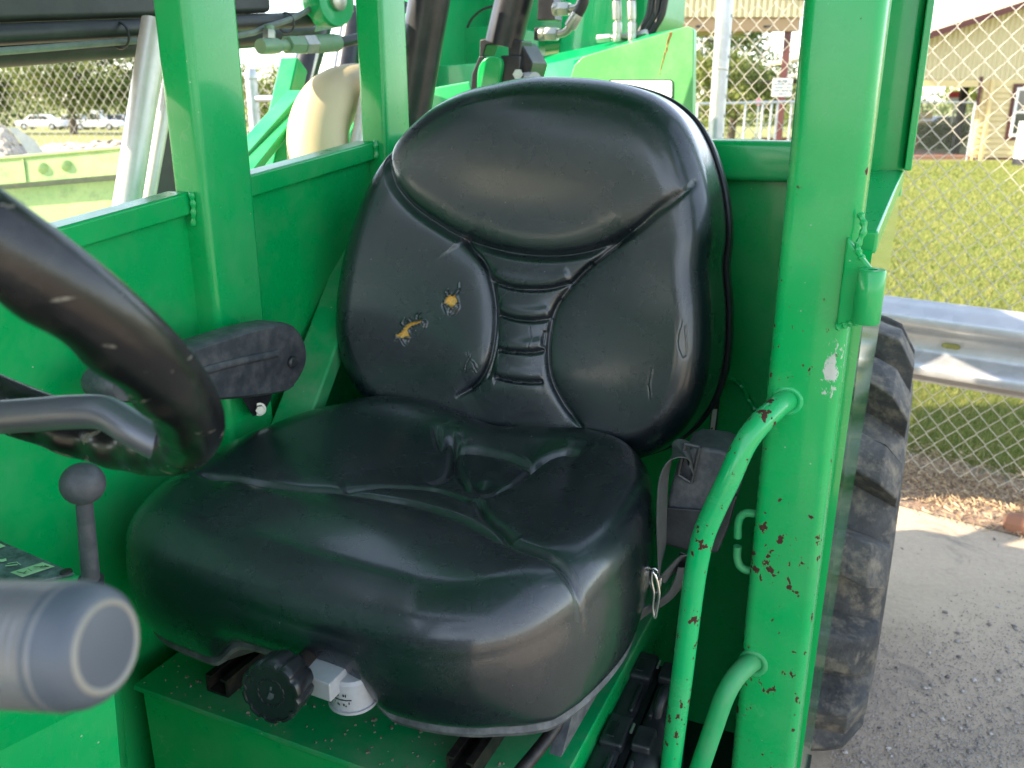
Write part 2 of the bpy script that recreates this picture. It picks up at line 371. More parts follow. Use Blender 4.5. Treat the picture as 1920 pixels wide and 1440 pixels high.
n = b.noise(5, 7, .72); c = b.mix(b.ramp(n, [(.35, 0), (.65, 1)]), (.25, .40, .14), (.42, .52, .20))
c = b.mix(b.ramp(b.noise(16, 6, .75), [(.52, 0), (.72, .7)]), c, (.17, .22, .10)); c = b.mix(b.ramp(b.noise(4.2, 5, .7), [(.62, 0), (.68, .9)]), c, (.36, .15, .045)); b.base(c); b.rough(.7); b.bump(b.noise(30, 5), .4, .003); M['bucket'] = b.m
def carpaint(name, col): return simple(name, col, .25, var=.02, spec=.7)
M['car_white'] = carpaint('white_car_paint', (.75, .75, .76)); M['car_silver'] = carpaint('silver_car_paint', (.42, .43, .45)); M['car_dark'] = carpaint('dark_car_paint', (.03, .035, .05))

# ------------------------------------------------------------------ ground and setting
def gz(X, Y):                                # lawn falls gently away behind the fence
    return -.017*max(0, Y-5.0)
def sheet(name, pts, z, mat, n=1):
    return obj(name, (np.array([W(x, y, (z if z is not None else 0)) for x, y in pts]), [tuple(range(len(pts)))]), mat, None, None, kind='structure', fixn=False)
V = []; F = []; xs = [-700, -60, -20, 0, 20, 60, 700]; ys = [-40, 5, 12, 30, 60, 100, 160, 900]
for y in ys:
    for x in xs: V.append(W(x, y, gz(x, min(y, 160))-.012))
for j in range(len(ys)-1):
    for i in range(len(xs)-1): k = j*len(xs)+i; F.append((k, k+1, k+1+len(xs), k+len(xs)))
obj('lawn', (np.array(V), F), M['lawn'], None, None, kind='structure')
GD = np.array([1, -.76]); GD = GD/np.linalg.norm(GD)       # run of guardrail and right-hand fence in view coordinates
GN = np.array([-GD[1], GD[0]])                              # away from the camera
FP = np.array([1.45, 3.55])                                 # a point on the fence line
def fp(s, off=0, z=0): p = FP+GD*s+GN*off; return W(p[0], p[1], z)
mul = [fp(-2.2, -.34, .002), fp(4, -.36, .002), fp(4, .28, .002), fp(-2.2, .22, .002)]
obj('mulch_strip', (np.array(mul), [(0, 1, 2, 3)]), M['mulch'], None, None, kind='structure')
con = [fp(-9, -.18, .0), W(-9, -12, 0), W(14, -12, 0), fp(9, -.22, .0)]
con = [c-np.array([0, 0, .003]) for c in con]
obj('concrete_slab', (np.array(con), [(0, 1, 2, 3)]), M['concrete'], None, None, kind='structure')
# ------------------------------------------------------------------ the telehandler
T = thing('telehandler', (-.5, .9, 0), 'bright green open-cab telehandler with chipped paint standing on the concrete slab', 'telehandler')
G = M['green']
# posts of the cab frame
obj('cab_post', rtube_z(-.938, -.88, .925, 1.027, .3, 2.2, .011), G, T)
obj('cab_post', rtube_z(-.936, -.88, 1.388, 1.474, .3, 2.2, .010), G, T)
P3 = obj('cab_post', rtube_z(-.131, -.050, 1.0, 1.08, .25, 2.2, .0125), M['green_post'], T, label='door post with rust chips along its left edge')
p4_ = obj('cab_post', rtube_z(-.096, -.022, 1.45, 1.525, 1.36, 2.2, .014), G, T)
obj('post_foot', rtube_z(-.15, -.068, 1.45, 1.525, .3, 1.359, .012), G, p4_)
obj('cab_post', rtube_z(-.938, -.87, -.10, -.02, .3, 2.12, .012), G, T)
# roof of the cab, out of the picture
obj('cab_roof', join([box(-1.04, .02, -.12, 1.6, 2.12, 2.2)]), G, T, bevel=.01)
# right-hand wall: rail, recessed panel
def zr(u): return 1.36+.104*(u-.742)
def rail_poly(u0, u1, v0, v1, h, zo=0):
    v = []
    for u in (u0, u1):
        for vv in (v0, v1):
            for zz in (zr(u)+zo-h, zr(u)+zo): v.append((vv, u, zz))
    return np.array(v), [(0,1,3,2),(4,6,7,5),(0,4,5,1),(2,3,7,6),(0,2,6,4),(1,5,7,3)]
obj('side_rail', rail_poly(-.02, .925, -.945, -.905, .031), G, T, bevel=.004)
obj('side_rail', rail_poly(1.027, 1.388, -.945, -.905, .033), G, T, bevel=.004)
for u0, u1 in ((-.02, .925), (1.027, 1.388)):
    v = np.array([(x, u, z) for u in (u0, u1) for x in (-.928, -.918) for z in (.3, zr(u)-.0312)])
    obj('side_panel', (v, [(0,1,3,2),(4,6,7,5),(0,4,5,1),(2,3,7,6),(0,2,6,4),(1,5,7,3)]), G, T)
def bead(pts, r=.0035): 
    P = smooth_path(pts, 6); k = len(P); return tube(P, r*(1+.25*np.sin(np.arange(k)*1.9)), 8)
obj('weld_bead', bead([(-.904, .922, zr(.92)-.045), (-.9, .922, zr(.92)-.02), (-.9, .921, zr(.92))], .004), G, T)
obj('weld_bead', bead([(-.903, 1.386, zr(1.38)-.03), (-.903, 1.386, zr(1.38)+.002)], .005), G, T)
# diagonal brace and ledge beside the seat
obj('diagonal_brace', beam(at(702, 400, u=1.395), at(533, 850, u=1.0), .062, .04, (0, .2, 1)), M['green_dusty'], T, bevel=.005)
a = at(447, 812, u=.925)
obj('ledge_plate', obox((-.835, .955, .985), (.085, .07, .022)), M['green_dusty'], T, bevel=.002)
# rear wall of the cab
obj('rear_panel', box(-.93, -.05, 1.49, 1.498, .3, 1.40), G, T)
obj('rear_rail', prism(rrect(1.455, 1.50, 1.374, 1.437, .010), lambda p: (-.88, p[0], p[1]), lambda p: (-.096, p[0], p[1])), G, T)
obj('weld_bead', bead([at(x, y, u=1.487) for x, y in ((1338, 712), (1352, 728), (1362, 712), (1378, 714), (1392, 728), (1405, 752), (1420, 775))], .005), G, T)
# decals on the rear wall
def quad_on(pts, u, t=.0015): return prism([tuple(p) for p in pts], lambda p: at(p[0], p[1], u=u), lambda p: at(p[0], p[1], u=u+t))
d = obj('warning_decal', quad_on([(1336, 748), (1350, 748), (1342, 822), (1328, 820)], 1.484), M['ink'], T)
obj('decal_text_area', quad_on([(1336, 767), (1345, 767), (1338, 820), (1330, 819)], 1.481), M['label_white'], d)
for y0 in (802, 808): obj('decal_print', quad_on([(1333, y0), (1337, y0), (1336.5, y0+3), (1332.5, y0+3)], 1.479), M['ink'], d)
d = obj('warning_decal', quad_on([(1329, 828), (1339, 829), (1337, 846), (1328, 846)], 1.484), M['ink'], T)
obj('decal_text_area', quad_on([(1331, 830), (1335, 830), (1333, 846), (1328, 846)], 1.481), M['label_white'], d)
# door side: rail and outer skin between the two posts
def hexa(c): return np.array(c, float), [(0,1,2,3),(7,6,5,4),(0,4,5,1),(1,5,6,2),(2,6,7,3),(3,7,4,0)]
obj('door_side_rail', hexa([(-.085, 1.08, 1.33), (-.085, 1.45, 1.373), (-.085, 1.45, 1.398), (-.085, 1.08, 1.355), (-.034, 1.08, 1.33), (-.022, 1.45, 1.373), (-.022, 1.45, 1.40), (-.034, 1.08, 1.357)]), G, T, bevel=.004)
obj('rail_lip', hexa([(-.097, 1.08, 1.30), (-.100, 1.45, 1.35), (-.100, 1.45, 1.43), (-.097, 1.08, 1.385), (-.092, 1.08, 1.30), (-.094, 1.45, 1.35), (-.094, 1.45, 1.43), (-.092, 1.08, 1.385)]), G, T, bevel=.002)
ps = hexa([(-.060, 1.075, .25), (-.062, 1.50, .25), (-.034, 1.50, 1.372), (-.050, 1.075, 1.335), (-.049, 1.075, .25), (-.050, 1.50, .25), (-.0225, 1.50, 1.372), (-.038, 1.075, 1.335)])
obj('side_skin', ps, M['green_gloss'], T, label='glossy outer side panel mirroring the lawn')
obj('cab_post_flange', hexa([(-.022, 1.43, 1.40), (-.022, 1.50, 1.40), (-.022, 1.50, 2.2), (-.022, 1.43, 2.2), (-.012, 1.43, 1.40), (-.014, 1.50, 1.40), (-.014, 1.50, 2.2), (-.012, 1.43, 2.2)]), G, T, bevel=.002)
# hinge
h0, h1 = at(1636, 505, u=.975), at(1636, 607, u=.975)
hg = obj('door_hinge', lathe([(0, .0128), (.002, .0142), (h0[2]-h1[2]-.002, .0142), (h0[2]-h1[2], .0128), (h0[2]-h1[2], .0055), (h0[2]-h1[2]-.01, .005)], (h0[0], .975, h1[2]), (0, 0, 1), 26), G, T)
obj('hinge_plate', hexa([(-.062, .990, h1[2]-.01), (-.030, .984, h1[2]+.006), (-.030, .984, h0[2]-.004), (-.062, .990, h0[2]+.03), (-.062, 1.004, h1[2]-.01), (-.030, .996, h1[2]+.006), (-.030, .996, h0[2]-.004), (-.062, 1.004, h0[2]+.03)]), G, hg, bevel=.003)
obj('weld_bead', bead([(-.052, .993, h0[2]+.055), (-.046, .990, h0[2]+.04), (-.050, .989, h0[2]+.02), (-.044, .988, h0[2]+.008)], .0035), G, T)
obj('weld_bead', bead([(-.062, .992, h1[2]-.012), (-.05, .99, h1[2]-.006), (-.04, .986, h1[2]-.002)], .004), G, T)
# grab handles
def pp(L): return [at(x, y, u=u) for x, y, u in L]
A1 = smooth_path(pp([(1478, 748, 1.008), (1458, 762, .985), (1424, 795, .955), (1395, 835, .94), (1368, 895, .93), (1338, 958, .925), (1318, 1008, .922), (1306, 1062, .92), (1296, 1130, .92), (1280, 1260, .92), (1262, 1400, .92), (1245, 1540, .92)]), 8)
gh = obj('grab_handle', tube(A1, .0134, 22), M['green_rail'], T, label='bent tube grab handle with dark chips and scuffs')
obj('weld_bead', torus(A1[0]+np.array([0, -.006, 0]), (0, 1, -.05), .0145, .004), M['green_rail'], T)
A2 = smooth_path(pp([(1414, 1238, 1.008), (1398, 1250, .985), (1376, 1274, .965), (1356, 1312, .95), (1335, 1372, .94), (1312, 1440, .93), (1292, 1500, .92)]), 8)
obj('grab_handle', tube(A2, .0125, 20), M['green_dusty'], T, label='lower dull tube handle welded to the door post')
obj('weld_bead', torus(A2[0]+np.array([0, -.006, 0]), (0, 1, -.05), .015, .0045), M['green_dusty'], T)
# open hook on the post
hk = [[(1418, 964), (1400, 962), (1389, 968), (1384, 982), (1383, 1008)], [(1383, 1024), (1382, 1044), (1387, 1060), (1400, 1069), (1418, 1070)]]
for L in hk: obj('hook', tube(smooth_path([at(x, y, u=1.02) for x, y in L], 6), .0052, 12), M['green_dusty'], T)
# seat pedestal, floor
obj('seat_pedestal', join([box(-.875, -.285, .69, 1.40, .742, .75)]), M['green_dusty'], T, bevel=.0012)
obj('pedestal_front', join([box(-.868, -.292, .699, 1.40, .3, .7418)]), G, T)
obj('cab_floor', box(-.95, -.045, -.5, 1.49, .26, .3), M['boom_black'], T)
obj('side_sill', box(-.13, -.048, -.5, 1.0, .25, .34), G, T, bevel=.004)
rg = random.Random(5); gr_ = []
for k in range(170):
    x_, y_ = rg.uniform(-.87, -.30), rg.uniform(.695, .80); r_ = rg.choice((.0007, .001, .0013, .002)); gr_.append(obox((x_, y_, .7502+r_*.5), (r_*2.2, r_*1.6, r_*1.2), (frame((rg.uniform(-1, 1), rg.uniform(-1, 1), .2)))))
obj('grit', join(gr_), simple('grit_crumbs', (.20, .17, .13), .9, var=.5, nsc=200), T, kind='stuff')
# slide rails bolted to the pedestal
def channel(c0, c1, wd, ht, t):
    c0, c1 = np.array(c0), np.array(c1); a, bb, d = frame(c1-c0)
    P = [(-wd/2, 0), (wd/2, 0), (wd/2, ht), (wd/2-wd*.28, ht), (wd/2-wd*.28, ht-t), (wd/2-t, ht-t), (wd/2-t, t), (-wd/2+t, t), (-wd/2+t, ht-t), (-wd/2+wd*.28, ht-t), (-wd/2+wd*.28, ht), (-wd/2, ht)]
    return prism(P, lambda p: c0+a*p[0]+bb*p[1], lambda p: c1+a*p[0]+bb*p[1])
obj('slide_rail', channel((-.757, .722, .7505), (-.757, 1.10, .7505), .036, .026, .0035), M['rust_black'], T)
obj('slide_rail', channel((-.395, .722, .7505), (-.395, 1.10, .7505), .036, .026, .0035), M['rust_black'], T)
# console with instruction plate, lever with ball knob
lb = at(155, 907, d=.80); 
Lz = lb[2]; lbx, lby = lb[0], lb[1]
base = at(171, 1092, u=lby+.005)
lv = obj('gear_lever', tube([lb+(base-lb)*t for t in np.linspace(0, 1.25, 8)], np.linspace(.0072, .0088, 8), 14), M['ball'], T)
obj('knob', lathe([(-.0195*math.cos(math.pi*i/20), .0195*math.sin(math.pi*i/20)+.0003) for i in range(21)], lb, (0, 0, 1), 32), M['ball'], lv)
obj('collar', cyl(lb+(base-lb)*.96, lb+(base-lb)*1.2, .0118, 20), M['plastic'], lv)
zc = base[2]-.002
def cp(x, y, z=None): return at(x, y, z=zc if z is None else z)
k0 = cp(138, 1079); 
# top of the console is a quadrilateral plate: corner near the lever, one edge running back along the wall, one towards the camera
cor = cp(146, 1078); e1 = cp(-10, 1010)-cor; e2 = cp(-60, 1128)-cor
poly = [cor+e1*-.05+e2*-.06, cor+e1*3.0-e2*.03, cor+e1*3.0+e2*2.2, cor+e2*2.2-e1*.05]
con_ = obj('console', prism(range(4), lambda i: poly[i], lambda i: poly[i]-np.array([0, 0, .5])), G, T, bevel=.008)
def pq(a, b): return cor+e1*a+e2*b+np.array([0, 0, .0035])
pl4 = [pq(.0, .03), pq(2.5, .03), pq(2.5, 1.6), pq(0, 1.6)]
plate = obj('instruction_plate', prism(range(4), lambda i: pl4[i]-np.array([0, 0, .003]), lambda i: pl4[i]), M['plate'], T, bevel=.0008)
def flat(pts, z=.0008): return prism(range(len(pts)), lambda i: at(*pts[i], z=zc+.0037), lambda i: at(*pts[i], z=zc+.0037+z))
obj('plate_screw', lathe([(0, .006), (.0018, .0055), (.003, .003)], at(124, 1073, z=zc+.0036), (0, 0, 1), 18), M['rust_black'], plate)
obj('plate_label', flat([(19, 1073), (80, 1054), (103, 1062), (42, 1082)]), M['decal_green'], plate)
obj('plate_label', flat([(-25, 1022), (-4, 1017), (11, 1024), (-20, 1034)]), M['decal_green'], plate)
def stroke(pts, wpx=1.4, z=.0022, mat=None, par=None, nm='plate_marking'):
    g = []
    for (x0, y0), (x1, y1) in zip(pts, pts[1:]):
        dx, dy = x1-x0, y1-y0; L = math.hypot(dx, dy); nx, ny = -dy/L*wpx/2, dx/L*wpx/2
        q = [(x0+nx, y0+ny), (x1+nx, y1+ny), (x1-nx, y1-ny), (x0-nx, y0-ny)]
        g.append(prism(range(4), lambda i: at(*q[i], z=zc+z+.0037), lambda i: at(*q[i], z=zc+.0037+z+.0004)))
    return obj(nm, join(g), mat, par)
stroke([(31, 1072), (48, 1075)], 1.4, mat=M['ink'], par=plate); stroke([(43, 1075), (50, 1070)], 1.2, mat=M['ink'], par=plate); stroke([(52, 1066), (60, 1071)], .8, mat=M['ink'], par=plate)
stroke([(63, 1063), (92, 1062)], 1.3, mat=M['ink'], par=plate); stroke([(76, 1064), (80, 1060)], 1.2, mat=M['ink'], par=plate); stroke([(83, 1060), (90, 1062)], 1.2, mat=M['ink'], par=plate)
stroke([(10, 1061), (33, 1058.5)], 1.8, z=.0008, mat=M['decal_green'], par=plate); stroke([(14, 1056.5), (31, 1053.5), (39, 1059)], 1.2, z=.0008, mat=M['decal_green'], par=plate)
stroke([(2, 1098.5), (12, 1096.5)], 1.4, z=.0008, mat=M['decal_green'], par=plate); stroke([(7, 1097.5), (22, 1106)], 1.4, z=.0008, mat=M['decal_green'], par=plate)
stroke([(0, 1105), (9, 1107.5), (28, 1103)], 1.4, z=.0008, mat=M['decal_green'], par=plate)
stroke([(-12, 1049), (4, 1051), (12, 1049)], 5, z=.0008, mat=M['decal_green'], par=plate)
# lower console leg seen under the grip
q0, q1 = at(212, 1440, d=.74), at(190, 1300, d=.70)
lp = [at(214, 1300, d=.78), at(236, 1560, d=.84), at(-300, 1560, d=.62), at(-300, 1300, d=.56)]
obj('console_leg', prism(range(4), lambda i: lp[i], lambda i: lp[i]+CAMV(-.05, 0, -.12)), G, T)
# ribbed lever grip close to the lens
gc = at(202, 1212, d=.292); gd = CAMV(-1, -.055, -.27); gd /= np.linalg.norm(gd)
gr = []
for i in range(0, 120): gr.append((.012+i*.0013, .0214+.0003*math.sin(i*2.1)))
lev = obj('lever_grip', lathe([(.010, .018)]+gr, gc, gd, 48), M['grip'], T, sharp=60)
obj('grip_collar', lathe([(.0002, .0150), (.0010, .0170), (.0035, .0192), (.007, .0206), (.0125, .0214), (.016, .0216), (.016, .01)], gc, gd, 48), M['grip_cap'], lev, sharp=70)
obj('grip_end_cap', lathe([(.0010, .0002), (.0010, .0128), (-.0002, .0136), (-.0006, .0146), (-.0002, .0155), (.0008, .0160), (.004, .0160), (.006, .014)][::-1], gc, gd, 48), M['grip_end'], lev, sharp=70)

# steering wheel
SC = np.array([-.507, .284, 1.403]); th, ph = .829, 1.515
SN = np.array([math.sin(th)*math.cos(ph), math.sin(th)*math.sin(ph), math.cos(th)])
sa = np.cross(SN, (0, 0, 1)); sa /= np.linalg.norm(sa); sb = np.cross(SN, sa)
NR, NC = 360, 28; V = []
def wpt(t, r=.18): return SC+r*(math.cos(t)*sa+math.sin(t)*sb)
for i in range(NR):
    t = i*2*math.pi/NR; er = math.cos(t)*sa+math.sin(t)*sb
    for k in range(NC):
        q = 2*math.pi*k/NC; rr = .0172
        inn = max(0, -math.cos(q)*.8-math.sin(q)*.6)              # finger bumps on the inner underside
        rr *= 1+.075*inn*math.sin(t*26)
        V.append(SC+.18*er+rr*(1.0*math.cos(q)*er+1.12*math.sin(q)*SN))
F = [(i*NC+k, i*NC+(k+1) % NC, ((i+1) % NR)*NC+(k+1) % NC, ((i+1) % NR)*NC+k) for i in range(NR) for k in range(NC)]
sw = obj('steering_wheel', (np.array(V), F), M['rubber'], T, sharp=None)
hub = SC-SN*.06
obj('hub', lathe([(-.03, .02), (-.028, .042), (0, .046), (.012, .04), (.016, .02)], hub, SN, 32), M['plastic'], sw)
t0 = min(np.arange(0, 6.28, .01), key=lambda t: (lambda p: (p[0]-330)**2+(p[1]-828)**2)(
    (lambda q: (960+FPX*q[0]/-q[2], 720-FPX*q[1]/-q[2]))((Vector(wpt(t))-Vector(O)) @ camo.rotation_euler.to_matrix())))
for dt in (0, 2.094, 4.189):
    e = wpt(t0+dt, 1)-SC
    sp_ = smooth_path([at(x, y, d=q) for x, y, q in ((-330, 800, .60), (-60, 786, .58), (60, 778, .57), (150, 772, .56), (200, 776, .555), (250, 805, .55), (300, 832, .55), (345, 842, .55))], 7) if dt == 0 else smooth_path([hub+e*.03, hub+e*.085+SN*.002, hub+e*.112+SN*.006, hub+e*.125+SN*.014, SC+e*.168-SN*.004], 7)
    obj('spoke', tube(sp_, .0112, 18), M['steel_dark'], sw)
obj('steering_column', cyl(hub-SN*.03, hub-SN*.5, .035, 24), M['plastic'], T)

# armrest with bracket on the post
ap = at(530, 668, v=-.825); af = at(185, 722, v=-.83)
ad = af-ap; L = np.linalg.norm(ad); ad /= L
av = np.array([0, -.03, 1.0]); av -= ad*np.dot(av, ad); av /= np.linalg.norm(av); al = np.cross(ad, av)
def arm_out(t):     # half-heights up / down along the arm
    up = np.interp(t, [0, .12, .3, .55, .8, 1], [.050, .056, .052, .040, .028, .020]); dn = np.interp(t, [0, .12, .3, .55, .8, 1], [.050, .050, .047, .040, .028, .02])
    return up, dn
poly = []
for i in range(33):
    a = math.pi/2+math.pi*i/32; poly.append((.024+.052*math.cos(a), .052*math.sin(a)+.002))
poly = poly[::-1]
top = [(t*L, arm_out(t)[0]) for t in np.linspace(.12, .96, 14)]; bot = [(t*L, -arm_out(t)[1]) for t in np.linspace(.96, .12, 14)]
endc = [(L*.96+.022*math.sin(a), .022*math.cos(a)) for a in np.linspace(.25, math.pi-.25, 8)]
P2_ = top+endc+bot+poly
W2 = .026
def arm_geo(sc, wd, rr):
    rings = []
    for off, s in ((-wd, .80), (-wd+.004, .90), (-wd+.010, .97), (-wd+.018, 1.0), (wd-.018, 1.0), (wd-.010, .97), (wd-.004, .90), (wd, .80)):
        cx, cy = L*.5, 0; ring = []
        for x, y in P2_:
            inset = (1-s)*.030; nx, ny = x-min(max(x, .0), L), y; k = abs(y)+1e-6
            ring.append(ap+ad*(x+(inset if x < 0 else (-inset if x > L*.95 else 0)))+av*(y*(1-inset/max(.03, abs(y))*1.0))+al*off)
        rings.append(ring)
    n = len(P2_); V = np.array([p for r_ in rings for p in r_]); F = []
    for i in range(len(rings)-1):
        for k in range(n): F.append((i*n+k, i*n+(k+1) % n, (i+1)*n+(k+1) % n, (i+1)*n+k))
    F.append(tuple(range(n))); F.append(tuple((len(rings)-1)*n+k for k in range(n)))
    return V, F
ar = obj('armrest', arm_geo(1, W2, 0), M['plastic_grey'], T, sharp=50, label='charcoal padded armrest bolted to the cab post')
sgn = 1 if al[0] > 0 else -1; side = al*sgn*W2
ledge = [ap+ad*x+av*y+side for x, y in ((.045, .012), (.10, .010), (.16, .006), (L*.75, -.002))]
obj('cover_fold', tube(smooth_path(ledge, 5), .006, 10), M['plastic_grey'], ar)
obj('pivot_bolt', lathe([(0, .009), (.004, .009), (.0065, .0065), (.0065, .001)], ap+side*.99+ad*.012-av*.004, side, 20), M['plastic'], ar)
bk = [(425, 700), (520, 690), (508, 750), (492, 778), (474, 780)]
def bq(p, v): return at(p[0], p[1], v=v)
bkt = obj('armrest_bracket', prism(bk, lambda p: bq(p, -.862), lambda p: bq(p, -.856)), M['black_paint'], T, bevel=.001)
obj('bracket_hole', prism([(491+9*math.cos(a), 727+10*math.sin(a)) for a in np.linspace(0, 6.283, 17)[:-1]], lambda p: bq(p, -.8555), lambda p: bq(p, -.8548)), G, bkt)
bb_ = at(486, 767, v=-.855); bdir = np.array([.75, -.62, .1])
obj('washer', lathe([(0, .010), (.002, .010), (.0022, .004)], bb_, bdir, 22), M['zinc'], bkt)
bn_ = obj('bolt', hexnut(bb_+bdir*.002, bdir, .0072, .007), M['zinc'], bkt)
obj('bolt_end', cyl(bb_+bdir*.009, bb_+bdir*.016, .004, 14), M['zinc'], bkt) if False else None

# ------------------------------------------------------------------ boom and hydraulics on the far side
def bz(u): return 1.612+.10*(u-1.0)
def skew(u0, u1, v0, v1, z0, z1):
    v = np.array([(x, u, bz(u)+z) for u in (u0, u1) for x in (v0, v1) for z in (z0, z1)])
    return v, [(0,1,3,2),(4,6,7,5),(0,4,5,1),(2,3,7,6),(0,2,6,4),(1,5,7,3)]
bm_ = obj('boom', skew(-3.2, 1.66, -1.50, -1.33, 0.0, .92), M['boom_black'], T, bevel=.012)  # height above the frame exaggerated to keep sun off the cab
obj('boom_head', skew(-3.6, -3.2, -1.64, -1.29, -.05, .42), M['green_boom'], bm_, bevel=.01)
obj('boom_pipe', cyl((-1.335, -3, bz(-3)-.017), (-1.335, 1.80, bz(1.80)-.017), .0165, 16), M['boom_black'], bm_)
cb = [(-1.32, u, bz(u)-.036-.006*math.sin(u*2.2)) for u in np.linspace(-3, 1.25, 24)]+[tuple(at(x, y, v=-1.31)) for x, y in ((450, 66), (500, 50), (545, 36), (590, 12), (618, -8))]
obj('boom_cable', tube(smooth_path(cb, 3), .0062, 10), M['hose_dusty'], bm_)
obj('lower_pipe', cyl((-1.40, -3, bz(-3)-.03), (-1.40, 1.9, bz(1.9)-.052), .020, 14), M['boom_black'], bm_)
for x, y in ((224, 60), (536, 38)):
    p = at(x, y, v=-1.325); obj('cable_tie', torus(p-np.array([0, 0, .006]), (0, 1, 0), .0215, .0022, 24, 6), M['plastic'], bm_)
p = at(627, 2, v=-1.27)
pv_ = obj('boom_pivot', lathe([(-.05, .052), (.0, .056), (.008, .053), (.008, .02)], p, (1, -.2, 0), 32), M['green_boom'], T)
obj('pivot_pin', lathe([(0, .022), (.018, .022), (.021, .018)], p, (1, -.2, 0), 24), M['zinc'], pv_)
obj('pivot_plate', hexa([at(x, y, v=-1.34) for x, y in ((590, 60), (640, 50), (665, 20), (595, 20))]+[at(x, y, v=-1.36) for x, y in ((590, 60), (640, 50), (665, 20), (595, 20))]), M['fit_green'], pv_)
# hose fitting under the boom
def fitting(px, v=None, u=None, mats=None, name='hose_fitting', par=None):
    root = None
    for (x0, y0, x1, y1, rp, kind, m) in px:
        kw = dict(v=v) if v is not None else dict(u=u)
        a_, b_ = at(x0, y0, **kw), at(x1, y1, **kw); dist = np.linalg.norm((a_+b_)/2-O)
        r_ = rp/FPX*dist*.93; d_ = b_-a_; Ln = np.linalg.norm(d_)
        g = lathe([(0, r_*.93), (Ln*.12, r_), (Ln*.88, r_), (Ln, r_*.93)], a_, d_, 6 if kind == 'hex' else 20)
        o = obj(name if root is None else kind+'_fitting', g, M[m], root or par)
        if root is None: root = o
    return root
fitting([(488, 87, 520, 86, 14, 'round', 'fit_green'), (518, 86, 540, 85, 10, 'neck', 'fit_green'), (538, 84, 566, 84, 17, 'hex', 'fit_green'), (566, 84, 588, 83, 18, 'hex', 'zinc'), (588, 83, 632, 80, 16, 'round', 'fit_green')], v=-1.28, par=T)
fitting([(505, 78, 505, 56, 12, 'hex', 'zinc'), (505, 58, 505, 48, 9, 'neck', 'fit_green')], v=-1.29, par=T)
obj('hydraulic_hose', tube(smooth_path([at(x, y, v=-1.28) for x, y in ((630, 80), (655, 76), (690, 66), (730, 45), (760, 10))], 6), .0125, 14), M['hose'], T)
# bright lift cylinder rod at the far left, with its narrower neighbour
r0, r1 = at(292, 40, v=-1.25), at(225, 470, v=-1.25)
obj('cylinder_rod', cyl(r0, r1, .0235, 36), M['chrome'], T)
obj('guard_tube', cyl(at(318, 150, v=-1.30), at(256, 500, v=-1.30), .0125, 20), M['chrome'], T)
obj('shroud_plate', hexa([at(x, y, v=-1.38) for x, y in ((330, 180), (420, 180), (420, 470), (258, 470))]+[at(x, y, v=-1.40) for x, y in ((330, 180), (420, 180), (420, 470), (258, 470))]), M['boom_black'], T)
# beige intake duct elbow
dp = smooth_path([at(x, y, v=vv) for x, y, vv in ((760, 170, -1.30), (700, 168, -1.30), (655, 172, -1.30), (618, 195, -1.30), (598, 240, -1.30), (598, 300, -1.29), (604, 380, -1.28))], 10)
obj('intake_duct', tube(dp, np.interp(np.arange(len(dp)), [0, 15, 30, 45, len(dp)], [.058, .062, .068, .072, .072]), 40), M['duct'], T)
# green frame members and struts behind the duct
obj('frame_member', beam(at(400, 360, v=-1.42), at(560, 180, v=-1.42), .05, .035), M['green_boom'], T, bevel=.003)
obj('frame_member', beam(at(400, 400, v=-1.36), at(555, 205, v=-1.40), .05, .02), G, T, bevel=.003)
obj('frame_member', beam(at(505, 330, v=-1.45), at(552, 120, v=-1.48), .05, .06), M['green_boom'], T, bevel=.006)
obj('strut_tube', cyl(at(548, 210, v=-1.55), at(600, 40, v=-1.55), .035, 20), M['black_paint'], T)
obj('strut_tube', cyl(at(560, 230, v=-1.52), at(598, 85, v=-1.52), .006, 10), M['chrome'], T)
obj('strut_tube', cyl(at(668, 290, v=-1.2), at(700, 130, v=-1.2), .020, 24), M['chrome'], T)
obj('frame_member', beam(at(650, 300, v=-1.45), at(684, 210, v=-1.45), .05, .04), G, T, bevel=.006)
obj('strut_tube', cyl(at(645, 160, v=-1.65), at(668, 20, v=-1.65), .04, 18), M['black_paint'], T)
# machinery seen over the back of the cab
def panel(px, u, t, mat, name, par=T, bevel=.004, **k):
    return obj(name, prism([tuple(p) for p in px], lambda p: at(p[0], p[1], u=u), lambda p: at(p[0], p[1], u=u)+np.array([0, t, 0])), mat, par, bevel=bevel, **k)
obj('strut_tube', cyl(at(815, -60, u=1.95), at(764, 250, u=1.95), .049, 32), M['black_paint'], T, label='thick black hydraulic strut with paint splashes')
tw = panel([(740, -160), (1232, -160), (1222, 40), (1190, 74), (1000, 100), (740, 190)], 2.95, .45, M['green_boom'], 'boom_tower', bevel=.03)
obj('tower_tube', cyl(at(1150, -200, u=2.85), at(1110, 110, u=2.85), .11, 40), M['green_boom'], tw)
panel([(800, 52), (960, 48), (1010, 60), (1010, 132), (800, 140)], 2.78, .06, M['green_boom'], 'cross_plate')
sl_ = panel([(829, 98), (852, 96), (854, 118), (846, 124), (827, 124)], 2.775, .004, M['dark'], 'plate_slot', bevel=0)
panel([(795, 124), (900, 118), (905, 200), (790, 215)], 2.55, .05, M['green_boom'], 'cross_plate')
panel([(790, 168), (880, 152), (900, 240), (790, 260)], 2.3, .05, M['green_boom'], 'cross_plate')
panel([(760, 175), (905, 168), (905, 235), (760, 235)], 2.42, .05, M['boom_black'], 'engine_cover')
